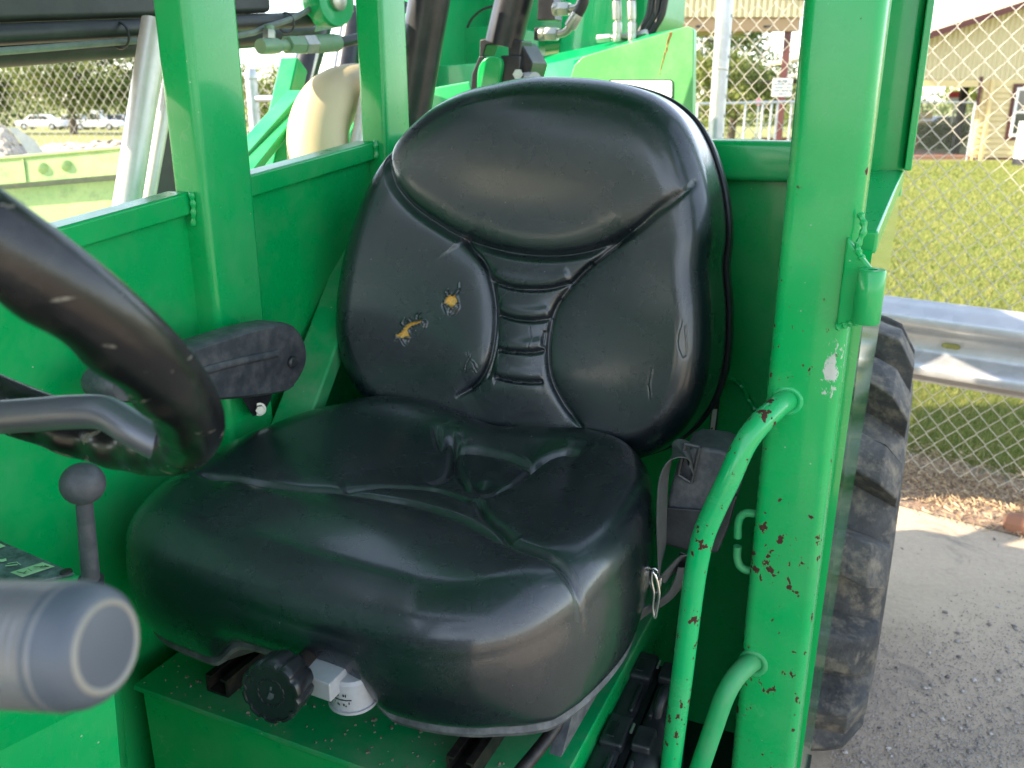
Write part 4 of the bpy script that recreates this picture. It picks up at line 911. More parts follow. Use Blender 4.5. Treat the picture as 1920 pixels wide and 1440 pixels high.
# parked cars
def car(name, xpx, Y, L_, mat, label, group, hgt=1.45, truck=False):
    c0_ = vY(xpx, 190, Y); z = ground_at(Y); t = thing(name, W(c0_[0], Y, z), label, 'pickup truck' if truck else 'car', group)
    bd = [(-L_/2, .3), (-L_/2, .75), (-L_/2+.15, .88), (-L_*.22, .95), (L_*.30, .95), (L_/2-.05, .86), (L_/2, .6), (L_/2, .3)]
    cb_ = [(-L_*.30, .94), (-L_*.17, hgt), (L_*.15, hgt), (L_*.33, .94)] if not truck else [(-L_*.20, .94), (-L_*.10, hgt+.25), (L_*.12, hgt+.25), (L_*.16, .94)]
    def pr_(P, y0, y1): return prism(P, lambda p: W(c0_[0]+p[0], Y+y0, z+p[1]), lambda p: W(c0_[0]+p[0], Y+y1, z+p[1]))
    obj('body', pr_(bd, -.85, .85), mat, t, bevel=.06); cc_ = obj('cabin', pr_(cb_, -.72, .72), mat, t, bevel=.05)
    w_ = [(cb_[0][0]*.8, .99), (cb_[1][0]*.95, hgt-.10), (-.04, hgt-.10), (-.04, .99)]; w2 = [(.04, .99), (.04, hgt-.10), (cb_[2][0]*.95, hgt-.10), (cb_[3][0]*.8, .99)]
    obj('window', pr_(w_, -.735, -.70), M['glass'], t); obj('window', pr_(w2, -.735, -.70), M['glass'], t)
    for sx_ in (-L_*.31, L_*.31):
        for sy in (-.80, .80):
            wh_ = obj('wheel', cyl(W(c0_[0]+sx_, Y+sy-.1, z+.32), W(c0_[0]+sx_, Y+sy+.1, z+.32), .32, 20), M['rubber'], t)
            obj('rim', cyl(W(c0_[0]+sx_, Y+sy-.11*1, z+.32), W(c0_[0]+sx_, Y+sy-.10, z+.32), .19, 16), M['car_silver'], wh_)
    return t
g = 'cars parked beyond the lawn'
car('parked_car', 72, 92, 4.5, M['car_white'], 'leftmost white saloon parked in front of the big trees', g)
car('parked_car', 135, 94, 4.6, M['car_silver'], 'silver saloon parked in the middle of the row', g)
car('parked_car', 178, 90, 4.6, M['car_white'], 'white pickup truck parked next to the steel rod', g, 1.6, True)
car('parked_car', 215, 98, 4.3, M['car_dark'], 'dark car parked last at the right of the row', g)
pc_ = vY(1775, 215, 44); car('parked_car', 1778, 46, 4.0, M['car_dark'], 'dark blue car seen through the open porch', None, 1.35)
HG = thing('hedge', W(vY(1770, 240, 37)[0], 37, gz(0, 37)), 'clipped green hedge seen through the porch', 'hedge')
hb_ = [(W(vY(x, 240, 37)[0], 37, gz(0, 37)+.62), (.55, .5, .55)) for x in range(1732, 1815, 12)]
leafcloud('foliage', hb_, 9000, .045, M['hedge'], HG)
BN = thing('slatted_wall', W(vY(1725, 210, 41)[0], 41, gz(0, 41)), 'beige slatted wall behind the hedge in the porch opening', 'wall')
for k in range(3): X0_ = vY(1690, 210, 41)[0]; X1_ = vY(1750, 210, 41)[0]; obj('slat', vbox(X0_, X1_, 41, 41.1, gz(0, 41)+.55+k*.34, gz(0, 41)+.83+k*.34), M['siding'], BN)
RS = thing('red_sign', W(vY(1789, 182, 40)[0], 40, .8), 'red and white rectangular sign beside the dark porch jamb', 'sign')
A_ = vY(1778, 193, 40); B_ = vY(1800, 172, 40); zmid = A_[2]*.5+B_[2]*.5
obj('lower_panel', vbox(A_[0], B_[0], 40, 40.05, A_[2], zmid), M['label_white'], RS); obj('upper_panel', vbox(A_[0], B_[0], 40, 40.05, zmid, B_[2]), M['red_sign'], RS)
obj('sign_post', vbox(A_[0]+.3, A_[0]+.38, 40.06, 40.12, gz(0, 40), B_[2]), M['galv'], RS)
WBx = vY(1913, 270, 26); WBo = thing('white_bollard', W(WBx[0]+.25, 26, -.36), 'white painted bollard with black foot at the right edge of the lawn', 'bollard')
obj('shaft', cyl(W(WBx[0]+.25, 26, gz(0, 26)+.22), W(WBx[0]+.25, 26, vY(1913, 228, 26)[2]), .34, 24), M['white_paint'], WBo); obj('foot', cyl(W(WBx[0]+.25, 26, gz(0, 26)), W(WBx[0]+.25, 26, gz(0, 26)+.22), .35, 24), M['ink'], WBo)
PS = thing('yard_marker', W(vY(1424, 192, 27)[0], 27, -.38), 'small pink marker board standing behind the pipe fence', 'marker')
A_ = vY(1419, 197, 27); B_ = vY(1427, 185, 27); obj('board', vbox(A_[0], B_[0], 27, 27.04, A_[2], B_[2]), simple('faded_pink', (.55, .2, .25), .6), PS); obj('stake', vbox(A_[0]+.05, A_[0]+.09, 27.05, 27.08, gz(0, 27), B_[2]), M['galv'], PS)

# green skip bucket with sand heap
BK = thing('loader_bucket', at(80, 420, d=3.9), 'rusty pale green steel bucket rim in front of a sand heap', 'bucket')
DB = 3.9
def bq_(x, y, o=0): return at(x, y, d=DB+o)
def slab(px, o0, o1): return prism([tuple(p) for p in px], lambda p: bq_(p[0], p[1], o0), lambda p: bq_(p[0], p[1], o1))
obj('rim_plate', slab([(-260, 318), (45, 295), (240, 277), (520, 256), (520, 306), (240, 326), (45, 343), (-260, 368)], 0, .02), M['bucket'], BK, bevel=.003)
obj('rim_edge', tube([bq_(-260, 317, .0), bq_(45, 294, 0), bq_(240, 276.5, 0), bq_(520, 255, 0)], .009, 10), M['bucket'], BK)
obj('lower_plate', slab([(-260, 376), (45, 351), (240, 333), (520, 313), (520, 700), (-260, 700)], .05, .07), M['bucket'], BK)
obj('ledge_strip', join([hexa([bq_(-260, 366, 0), bq_(520, 304, 0), bq_(520, 314, .06), bq_(-260, 377, .06), bq_(-260, 368, .01), bq_(520, 307, .01), bq_(520, 316, .07), bq_(-260, 380, .07)])]), M['slate'], BK)
obj('seam', tube([bq_(43, 296, -.002), bq_(46, 315, -.002), bq_(49, 340, -.002)], .004, 6), M['bucket'], BK)
for x, y in ((81, 316), (125, 311)): obj('rivet', lathe([(0, .026), (.006, .025), (.012, .014), (.013, .001)], bq_(x, y, 0), bq_(x, y, -.1)-bq_(x, y, 0), 20), M['bucket'], BK)
N1, N2 = 90, 26; V = []; hs = RNG.uniform(0, 6.28, 12)
top_line = lambda x: np.interp(x, [-120, 0, 12, 40, 70, 110, 240, 420], [226, 232, 240, 268, 276, 268, 262, 258])
for j in range(N2):
    for i in range(N1):
        x = -150+i*620/(N1-1); t = j/(N2-1); y = top_line(x)*(1-t)+330*t
        if t > 0: y += 0
        nz = 2.0*math.sin(x*.11+hs[0])*math.sin(x*.047+hs[1])+random.uniform(-1, 1)*1.3
        V.append(at(x, y+nz*(1-t*.5), d=DB+.75-.6*t+.02*math.sin(x*.3+j)+random.uniform(-.012, .012)))
F = [(j*N1+i, j*N1+i+1, (j+1)*N1+i+1, (j+1)*N1+i) for j in range(N2-1) for i in range(N1-1)]
n0 = len(V)
for i in range(N1): p = V[i].copy(); V.append(np.array([p[0], p[1], 0])+(p-O)*.12*np.array([1, 1, 0]))
F += [(i, n0+i, n0+i+1, i+1) for i in range(N1-1)]
sd = obj('sand_heap', (np.array(V), F), M['sand'], None, None, kind='stuff', fixn=False)
CH = obj('chute_plate', prism([(14, 238), (32, 240), (64, 262), (80, 284), (120, 292), (58, 296), (40, 268)], lambda p: at(p[0], p[1], d=DB+.10), lambda p: at(p[0], p[1], d=DB+.13)), M['slate'])
tag(CH, 'bent blue-grey sheet metal chute lying on the sand heap', 'metal sheet')

# ------------------------------------------------------------------ loose ground cover
def scatter_pts(n, smin, smax, omin, omax): return [(random.uniform(smin, smax), random.uniform(omin, omax)) for _ in range(n)]
# lawn blades: two triangles each, thinning with distance
n = 260000; Yd = 3.3+ (RNG.uniform(0, 1, n)**1.9)*25; Xd = Yd*RNG.uniform(.25, .66, n)
side_off = (np.c_[Xd, Yd]-FP) @ GN; keep = side_off > .0+.22*RNG.uniform(0, 1, n)**2; Xd, Yd = Xd[keep], Yd[keep]; so_ = side_off[keep]
n = len(Xd); z = np.array([gz(0, y) for y in Yd])-.012; ang = RNG.uniform(0, 6.28, n); hh = RNG.uniform(.015, .045, n)*np.clip(so_*3, .5, 1)*(1+.15*Yd/4); ww = .0022*(Yd/3.6)
lean = RNG.normal(0, .55, (n, 2))*hh[:, None]
B0 = np.c_[Xd-np.cos(ang)*ww, Yd-np.sin(ang)*ww, z]; B1 = np.c_[Xd+np.cos(ang)*ww, Yd+np.sin(ang)*ww, z]; Tp = np.c_[Xd+lean[:, 0], Yd+lean[:, 1], z+hh]
V = np.stack([B0, B1, Tp], 1).reshape(-1, 3); V = np.c_[V[:, 0]*math.cos(YAW)-V[:, 1]*math.sin(YAW), V[:, 0]*math.sin(YAW)+V[:, 1]*math.cos(YAW), V[:, 2]]
obj('grass', (V, np.arange(3*n).reshape(-1, 3).tolist()), M['grass'], None, None, kind='stuff', fixn=False)
# dry straw and chips on the mulch strip
V = []; F = []
for k in range(15000):
    s = random.uniform(-1.2, 1.6); o = random.gauss(-.02, .17)
    if o < -.42 or o > .55: continue
    L_ = random.uniform(.006, .045); a = random.uniform(0, 3.14); wd = random.uniform(.0004, .0013); z = .004+random.uniform(0, .012)
    d1, d2 = math.cos(a)*L_, math.sin(a)*L_; i = len(V)
    V += [fp(s-wd*math.sin(a), o+wd*math.cos(a), z), fp(s+wd*math.sin(a), o-wd*math.cos(a), z+.001), fp(s+d1+wd*math.sin(a), o+d2-wd*math.cos(a), z+random.uniform(0, .012)), fp(s+d1-wd*math.sin(a), o+d2+wd*math.cos(a), z+random.uniform(0, .010))]; F.append((i, i+1, i+2, i+3))
obj('dry_straw', (np.array(V), F), M['straw'], None, None, kind='stuff', fixn=False)
V = []; F = []; ico = [(0, 0, 1), (1, 0, 0), (0, 1, 0), (-1, 0, 0), (0, -1, 0), (0, 0, -1)]; icf = [(0, 1, 2), (0, 2, 3), (0, 3, 4), (0, 4, 1), (5, 2, 1), (5, 3, 2), (5, 4, 3), (5, 1, 4)]
def stone(p, r_):
    i = len(V); sc = [random.uniform(.6, 1.3) for _ in range(3)]; a = random.uniform(0, 3)
    for q in ico:
        j = random.uniform(.75, 1.25); x, y = q[0]*sc[0]*r_*j, q[1]*sc[1]*r_*j; V.append((p[0]+x*math.cos(a)-y*math.sin(a), p[1]+x*math.sin(a)+y*math.cos(a), p[2]+q[2]*sc[2]*r_*.6*j))
    F.extend([tuple(i+k for k in f) for f in icf])
for k in range(13000):
    x = random.uniform(1560, 1980); y = 1490-random.random()**1.7*300-(x-1600)*.42*random.random()
    if random.random() < .05: x, y = random.uniform(1500, 1920), random.uniform(1000, 1460)
    p = at(x, y, z=0); 
    if (W(0, 0, 0) is None): pass
    stone((p[0], p[1], .0), random.choice((.0010, .0013, .0016, .002, .0028)) if random.random() < .99 else random.uniform(.005, .010))
for k in range(260): s = random.uniform(-1, 1.3); p = fp(s, random.gauss(-.15, .14), .004); stone(p, random.uniform(.002, .009))
obj('gravel', (np.array(V), F), M['gravel'], None, None, kind='stuff', fixn=False)
bp_ = at(1912, 985, z=.02); br = obj('brick_piece', tuple(lathe([(-.05, .02), (-.04, .038), (0, .045), (.035, .04), (.05, .02)], bp_, (1, -.3, .1), 9)), M['brick']); br.location = (0, 0, 0)
tag(br, 'broken orange brick lump on the concrete at the right edge', 'brick')
tw_ = obj('twig', tube(smooth_path([at(x, y, z=.008) for x, y in ((1690, 888), (1712, 900), (1742, 910), (1760, 918), (1788, 919))], 6), .0014, 6), M['straw']); tag(tw_, 'thin pale dry twig lying on the mulch strip', 'twig')
# ------------------------------------------------------------------ the operator seat
ST = thing('operator_seat', (-.515, .9, .776), 'worn black vinyl operator seat with two yellow foam tears in its backrest', 'seat')
def polydist(PX, PY, line):
    """distance and signed side of points to a polyline, chunked"""
    A_, B_ = line[:-1], line[1:]; D = np.full(PX.shape, 1e9); Sg = np.zeros(PX.shape); TT = np.zeros(PX.shape); n = len(A_)
    for i in range(n):
        dx, dy = B_[i]-A_[i]; L2 = dx*dx+dy*dy+1e-12
        t0_ = ((PX-A_[i][0])*dx+(PY-A_[i][1])*dy)/L2; t = np.clip(t0_, 0, 1)
        ex, ey = PX-A_[i][0]-t*dx, PY-A_[i][1]-t*dy; d = np.hypot(ex, ey); m = d < D
        D[m] = d[m]; Sg[m] = np.sign(dx*ey-dy*ex)[m]; TT[m] = ((i+t)/n)[m]
    return D, Sg, TT
def rings(outline, center, nr):
    """concentric copies of the outline; returns arrays X, Y, D(distance to the edge)"""
    o = np.asarray(outline); n = len(o); T_ = np.roll(o, -1, 0)-np.roll(o, 1, 0); T_ /= np.linalg.norm(T_, axis=1)[:, None]
    N_ = np.c_[T_[:, 1], -T_[:, 0]]; rad = o-center; rl = np.linalg.norm(rad, axis=1)
    nf = np.abs((rad*N_).sum(1))/rl
    rho = 1-np.linspace(0, 1, nr+1)[:-1]**1.25
    X = center[0]+np.outer(rho, rad[:, 0]); Y = center[1]+np.outer(rho, rad[:, 1])
    D = np.outer(1-rho, rl*nf)
    return X, Y, D, N_, o
def ringmesh(P3, center_pt):
    nr, n, _ = P3.shape; V = np.vstack([P3.reshape(-1, 3), center_pt[None]])
    i = np.arange(nr-1)[:, None]; k = np.arange(n)[None]; k2 = (k+1) % n
    F = np.stack([i*n+k, i*n+k2+0*i, (i+1)*n+k2, (i+1)*n+k], -1).reshape(-1, 4).tolist()
    F += [((nr-1)*n+a, (nr-1)*n+(a+1) % n, nr*n) for a in range(n)]
    return V, F
def attr(o, name, vals):
    a = o.data.attributes.new(name, 'FLOAT', 'POINT'); a.data.foreach_set('value', np.asarray(vals, np.float32))

# ---- backrest: local s (across), t (up the back), w (towards the occupant)
BC = np.array([-.545, 1.135, .985]); LEAN = R(9.5)
eS, eT, eW = np.array([1, 0, 0.]), np.array([0, math.sin(LEAN), math.cos(LEAN)]), np.array([0, -math.cos(LEAN), math.sin(LEAN)])
def b3(s, t, w_): return BC+np.multiply.outer(s, eS)+np.multiply.outer(t, eT)+np.multiply.outer(w_, eW)
def bpx(x, y, w_=0.0):
    r = ray(x, y); P0 = BC+eW*w_; k = np.dot(P0-O, eW)/np.dot(r, eW); q = O+r*k-P0
    return np.array([np.dot(q, eS), np.dot(q, eT)])
hw = [(0.0, .185), (.012, .222), (.035, .256), (.07, .286), (.115, .306), (.17, .313), (.24, .308), (.30, .297), (.35, .283), (.40, .262), (.44, .236), (.48, .204), (.515, .162), (.54, .11), (.553, .055), (.556, 0)]
hwr = hw[:8]+[(.35, .296), (.40, .286), (.44, .272), (.48, .252), (.512, .226), (.537, .186), (.553, .13), (.560, .07), (.561, 0)]
right = [(w_, t) for t, w_ in hwr]; left = [(-w_, t) for t, w_ in hw[:-1]][::-1]
loop = smooth_path(np.array([(0, -.004), (.10, -.003)]+right+left+[(-.10, -.003)]), 40, closed=True)
def resample(P, n):
    Q = np.vstack([P, P[:1]]); s = np.r_[0, np.cumsum(np.linalg.norm(np.diff(Q, axis=0), axis=1))]
    q = np.linspace(0, s[-1], n+1)[:-1]; return np.c_[np.interp(q, s, Q[:, 0]), np.interp(q, s, Q[:, 1])]
NB_ = 1000; ol = resample(loop, NB_)
RE = .048
X, Y, D, N_, o_ = rings(ol, np.array([0, .28]), 230)
def bline(pts, k=5, w_=.0): return smooth_path(np.array([bpx(x, y, w_) for x, y in pts]), k)
smile = bline([(722, 268), (729, 305), (742, 345), (770, 383), (809, 414), (858, 444), (911, 463), (969, 475), (1028, 479), (1087, 473), (1144, 456), (1193, 427), (1232, 395), (1262, 372), (1292, 345)])
lwing = bline([(862, 446), (872, 461), (897, 490), (911, 519), (923, 567), (927, 616), (923, 665), (911, 699), (892, 723), (862, 742)])
rwing = bline([(1180, 436), (1125, 480), (1086, 514), (1057, 548), (1037, 582), (1028, 631), (1028, 674), (1037, 718), (1062, 767), (1091, 800)])
ribs = [bline(p) for p in ([(914, 525), (950, 538), (990, 543), (1030, 541), (1070, 530)], [(932, 590), (965, 598), (995, 601), (1030, 598)], [(936, 655), (965, 659), (1000, 660), (1022, 656)], [(930, 705), (965, 713), (1000, 716), (1022, 715)])]
cols = [bline(p) for p in ([(884, 466), (905, 500), (920, 528), (930, 580), (935, 640), (926, 690), (918, 712)], [(1108, 492), (1085, 512), (1068, 532)], [(1048, 560), (1036, 580), (1028, 600)], [(1021, 620), (1018, 650)])]
rimline = None
def bh(s, t, D, fine=True):
    f = np.clip(D/RE, 0, 1); edge = RE*(np.sqrt(np.clip(1-(1-f)**2, 0, 1))-1)*1.02
    # bolster wings come forward, back is dished, lumbar bulge low down
    a = np.abs(s)/.31
    h = edge+.030*a**2.4*np.clip(1-((t-.20)/.42)**2, 0, 1)-.004
    h += .016*np.exp(-((t-.12)/.09)**2)*np.exp(-(s/.16)**2)
    h += .010*np.exp(-((t-.45)/.07)**2)*(1-a**2)
    h += .0022*np.sin(9*s+2)*np.sin(11*t+1)
    if not fine: return h
    d, sg, tt = polydist(s, t, smile)
    up = (sg > 0).astype(float) if SM_UP else (sg < 0).astype(float)
    fade = np.clip(np.minimum(tt, 1-tt)/.10, 0, 1)**.6
    # the smile also fades into the shoulder on the far right
    h += -(.0060*np.exp(-(d/.0046)**2)+.0050*np.exp(-d/.018))*np.clip((.97-tt)/.22, 0, 1)**.8*np.clip(.35+fade, 0, 1)
    h += up*.0048*(1-np.exp(-d/.016))*np.exp(-(d/.055)**2)*np.clip(D/.05, 0, 1)*np.clip(np.minimum(tt, 1-tt)/.22, 0, 1)
    h -= (1-up)*.0048*np.exp(-((d-.006)/.0042)**2)*.5
    for ln, dp, ds in ((lwing, .0062, .018), (rwing, .0062, .020)):
        d, sg, tt = polydist(s, t, ln); fade = np.clip(np.minimum(tt*1.4, 1-tt)/.08, 0, 1)
        h += -(dp*np.exp(-(d/.0036)**2)+.0062*np.exp(-d/ds))*(.25+.75*fade)
    for ln in ribs:
        d, sg, tt = polydist(s, t, ln); fade = np.clip(np.minimum(tt, 1-tt)/.05, 0, 1)
        low = (sg < 0) if RIB_UP else (sg > 0)
        h += -.0052*np.exp(-(d/.0030)**2)*fade-low*.0035*np.exp(-d/.009)*fade*np.clip(1-np.abs(s)/.1, 0, 1)+(~low)*.003*np.exp(-((d-.012)/.008)**2)*fade*.8
    for ln in cols:
        d, sg, tt = polydist(s, t, ln); fade = np.clip(np.minimum(tt, 1-tt)/.1, 0, 1)
        h += -.0034*np.exp(-(d/.0028)**2)*fade
    # shallow seam running parallel to the edge round the head panel
    h -= .0014*np.exp(-((D-.042)/.010)**2)*np.clip((t-.30)/.08, 0, 1)
    return h
def side(line, p):
    d, sg, _ = polydist(np.array([p[0]]), np.array([p[1]]), line); return sg[0]
SM_UP = side(smile, bpx(1000, 300)) > 0; RIB_UP = side(ribs[0], bpx(990, 500)) > 0
foam = np.zeros(X.shape)
def tear(poly_px, lips):
    """hole in the vinyl: floor pushed in, ragged lips lifted"""
    P = np.array([bpx(x, y, .01) for x, y in poly_px]); c = P.mean(0)
    ins = np.zeros(X.shape, bool); j = len(P)-1; sel = (np.abs(X-c[0]) < .06) & (np.abs(Y-c[1]) < .06)
    px, py = X[sel], Y[sel]; q = np.zeros(px.shape, bool)
    for i in range(len(P)):
        xi, yi = P[i]; xj, yj = P[j]; cnd = ((yi > py) != (yj > py)) & (px < (xj-xi)*(py-yi)/(yj-yi+1e-12)+xi); q ^= cnd; j = i
    ins[sel] = q; d, _, _ = polydist(px, py, np.vstack([P, P[:1]])); dd = np.full(X.shape, 9.); dd[sel] = d
    Hh = np.where(ins, -.0060*np.clip(dd/.0012, 0, 1)+.0008*np.sin(X*2200)*np.sin(Y*1900), .0026*np.exp(-(dd/.0020)**2)*(.6+.6*np.sin(X*900+Y*700)))
    for L_ in lips:
        ln = smooth_path(np.array([bpx(x, y, .01) for x, y in L_]), 4); d2, sg2, tt2 = polydist(X[sel], Y[sel], ln)
        t_ = np.zeros(X.shape); t_[sel] = .0021*np.exp(-(d2/.0016)**2)*np.where(sg2 > 0, 1, -.9); Hh = Hh+t_
    return ins, Hh
Hb = bh(X, Y, D)
for pl_, lips in (
    ([(829, 566), (832, 558), (836, 556), (838, 552), (842, 556), (848, 553), (850, 560), (852, 566), (849, 570), (846, 574), (842, 578), (840, 574), (836, 573)],
     [[(836, 556), (830, 548), (832, 544)], [(846, 555), (853, 544), (854, 532)], [(852, 566), (855, 578), (848, 588)], [(840, 576), (838, 588), (842, 592)], [(830, 566), (826, 574), (832, 586)]]),
    ([(741, 628), (748, 626), (754, 620), (759, 612), (764, 607), (772, 604), (780, 604), (788, 600), (786, 605), (776, 609), (769, 611), (763, 618), (764, 626), (766, 632), (758, 631), (752, 635), (750, 630), (744, 634)],
     [[(780, 604), (778, 592), (784, 586)], [(788, 600), (796, 604), (794, 614)], [(758, 612), (752, 606), (756, 598)], [(764, 632), (762, 642)], [(752, 634), (756, 644), (760, 648)], [(745, 630), (742, 640)], [(772, 606), (764, 600)]])):
    ins, Hh = tear(pl_, lips); foam[ins] = 1; Hb = Hb+Hh
# raised scuffs and creases, no hole
for L_ in ([(876, 660), (880, 672), (888, 680), (893, 690)], [(872, 694), (875, 680), (882, 668)], [(874, 700), (884, 690), (892, 700)], [(896, 726), (897, 738)], [(1282, 602), (1274, 640), (1282, 668), (1290, 660), (1288, 610)], [(1222, 694), (1218, 720), (1220, 745)], [(990, 616), (994, 634), (990, 650)], [(1020, 600), (1016, 640)]):
    ln = smooth_path(np.array([bpx(x, y, .01) for x, y in L_]), 4); sel = (np.abs(X-ln[:, 0].mean()) < .04) & (np.abs(Y-ln[:, 1].mean()) < .05)
    d2, sg2, tt2 = polydist(X[sel], Y[sel], ln); Hb[sel] += .0011*np.exp(-(d2/.0014)**2)*np.where(sg2 > 0, 1, -.8)
P_top = b3(X, Y, Hb)
# side wall from the back up to the outermost front ring
wall = []; wf = []
for off, w_ in ((-.012, -.125), (-.006, -.124), (.000, -.118), (.003, -.108), (.0035, -.095), (.003, -.082), (.0015, -.068), (.0005, -.058)):
    q = o_+N_*off*NS if False else None
sgnN = 1 if ((o_-[0, .28])*N_).sum(1).mean() > 0 else -1
for off, w_ in ((-.012, -.125), (-.006, -.124), (.000, -.118), (.003, -.108), (.0035, -.095), (.003, -.082), (.0018, -.070)):
    q = o_+N_*off*sgnN; t_ = q[:, 1]; a = np.abs(q[:, 0])/.31
    fw = .030*a**2.4*np.clip(1-((t_-.20)/.42)**2, 0, 1)-.004
    wall.append(b3(q[:, 0], q[:, 1], np.interp(w_, [-.125, -.05], [-.125, -.05])+fw*np.clip((w_+.125)/.07, 0, 1)))
P_all = np.concatenate([np.array(wall), P_top], 0)
Vb, Fb = ringmesh(P_all, b3(np.array([0.]), np.array([.28]), Hb[-1].mean()*np.ones(1))[0])
bk_ = obj('backrest', (Vb, Fb), M['leather'], ST, sharp=None, fixn=False)
attr(bk_, 'foam', np.r_[np.zeros(len(wall)*NB_), foam.ravel(), 0])
wear = np.zeros(X.shape)
attr(bk_, 'wear', np.r_[np.zeros(len(wall)*NB_), wear.ravel(), 0])
# hard shell behind the cushion, showing as a thin lip round the edge
def shell(grow, w0, w1, mat, nm):
    q0 = o_[::4]+N_[::4]*grow*sgnN; rr = []
    for off, w_ in ((-.004, w1), (0, w1-.002), (0, w0+.008), (-.01, w0), (-.06, w0-.012)):
        q = q0+N_[::4]*off*sgnN; rr.append(b3(q[:, 0], q[:, 1], np.full(len(q), w_)))
    V, F = ringmesh(np.array(rr), b3(np.array([0.]), np.array([.28]), np.array([w0-.02]))[0]); return obj(nm, (V, F), mat, ST, sharp=40)
shell(.007, -.150, -.118, M['shell'], 'back_shell')
obj('back_piping', tube(b3(*(lambda q: (q[:, 0], q[:, 1], np.full(len(q), -.116)))(o_[::6]+N_[::6]*.0045*sgnN)), .0042, 8, closed=True), M['shell'], bk_)

# ---- seat cushion: plan outline (x, y), height field z
CC = np.array([-.545, .885])
pl_ = [(-.250, 0.0), (-.236, -.10), (-.232, -.18)]
half = [(0, -.238), (.08, -.237), (.15, -.235), (.21, -.228), (.252, -.205), (.274, -.155), (.285, -.08), (.288, 0), (.282, .07), (.272, .14), (.25, .20), (.21, .245), (.15, .268), (.08, .275), (0, .277)]
_old = [(.0, -.288), (.08, -.287), (.15, -.280), (.205, -.258), (.243, -.218), (.262, -.16), (.268, -.09), (.270, 0), (.267, .08), (.258, .155), (.240, .215), (.205, .255), (.15, .272), (.08, .276), (0, .277)]
half = [(x*1.035, y-.008*(y < -.1)) for x, y in half]
lf = [(-x*1.075, y) for x, y in half[1:-1]][::-1]
half[2:7] = [(.15, -.243), (.208, -.226), (.250, -.192), (.276, -.140), (.292, -.07)]
lp2 = smooth_path(np.array(half+lf), 40, closed=True)
NC_ = 1000; oc = resample(lp2, NC_)+CC
oc[:, 0] += -.055*(oc[:, 1]-CC[1])*0      # straight
Xc, Yc, Dc, Nc, oo = rings(oc, CC, 230)
sgc = 1 if ((oo-CC)*Nc).sum(1).mean() > 0 else -1
RC = .062
def ch0(x, y, D=None):
    s = (x-CC[0])/.29; q = (y-CC[1])/.27          # q -1 front .. +1 rear
    h = 1.022+.0*q
    h = h+.026*np.abs(s)**2.6*np.clip(.9+.5*q, 0, 1.2)         # side bolsters, higher to the rear
    h = h-.022*np.exp(-((q-.38)/.42)**2)*np.exp(-(s/.48)**2)   # seat well
    h = h+.040*np.exp(-((q-1.05)/.24)**2)*(1-.55*np.exp(-(s/.22)**2)) # rear lip
    h = h+.006*np.exp(-((q+.45)/.35)**2)-.014*np.clip(-q-.62, 0, 1)**1.3
    return h
def cpx(x, y):
    z = 1.02
    for _ in range(6):
        p = at(x, y, z=z); z = float(ch0(p[0], p[1]))
    return p[:2]
def cline(pts, k=5): return smooth_path(np.array([cpx(x, y) for x, y in pts]), k)
g_main = cline([(366, 889), (405, 888), (445, 890), (490, 899), (524, 904), (580, 910), (636, 913), (715, 926), (782, 940), (855, 962), (906, 983), (968, 1013), (1035, 1036), (1097, 1060), (1122, 1084), (1134, 1112)])
g_up = cline([(640, 911), (680, 908), (726, 907), (805, 914), (850, 925), (888, 940)])
g_left = cline([(812, 752), (826, 772), (842, 800), (850, 835), (848, 870), (834, 892), (800, 905)])
g_left2 = cline([(846, 760), (853, 790), (858, 830), (852, 860), (862, 890), (886, 920)])
g_cross = cline([(856, 836), (900, 842), (950, 852), (990, 864), (1008, 870)])
g_right = cline([(1098, 812), (1060, 832), (1020, 852), (992, 875), (966, 898), (930, 914), (895, 934)])
g_right2 = cline([(895, 934), (912, 962), (940, 985), (962, 1005)])
def chf(x, y, D):
    f = np.clip(D/RC, 0, 1); h = ch0(x, y)+RC*.9*(np.sqrt(np.clip(1-(1-f)**2, 0, 1))-1)
    wr = np.zeros(x.shape)
    for ln, dp, sg_, ds, dd in ((g_main, .0050, .0060, .022, .008), (g_up, .0038, .0040, .012, .004), (g_left, .0060, .006, .018, .006), (g_left2, .0045, .0045, .010, .004), (g_cross, .0060, .0060, .012, .005), (g_right, .0065, .0055, .018, .010), (g_right2, .005, .005, .013, .006)):
        d, s_, tt = polydist(x, y, ln); fade = np.clip(np.minimum(tt, 1-tt)/.07, 0, 1)
        h = h-(dp*np.exp(-(d/sg_)**2)+dd*np.exp(-d/ds))*fade
        wr = np.maximum(wr, np.exp(-((d-.006)/.003)**2)*fade)
    # raised thigh pads either side of the main seam
    hub = cpx(903, 908); d = np.hypot(x-hub[0], y-hub[1]); h = h-.010*np.exp(-(d/.020)**2)
    h = h+.0016*np.sin(13*x+1)*np.sin(15*y+.5)
    return h, wr
Hc, wr = chf(Xc, Yc, Dc)
top3 = np.stack([Xc, Yc, Hc], -1)
edge_z = Hc[0]
wall = []
notch_c = (cpx(455, 1200)[0], )
def hem(x, y):                       # height of the lower edge; raised over the weight adjuster at the front
    s = (x-CC[0])/.29; front = np.clip((CC[1]-.17-y)/.05, 0, 1)
    n = np.exp(-((s+.09)/.37)**8)*front
    z = .860+.042*n+.014*np.clip(s, 0, 1)*front
    return z
offs = [(-.030, 0.0), (-.010, .0), (-.002, .04), (.002, .12), (.0045, .28), (.0055, .45), (.0050, .62), (.0036, .78), (.0018, .90), (.0006, .97)]
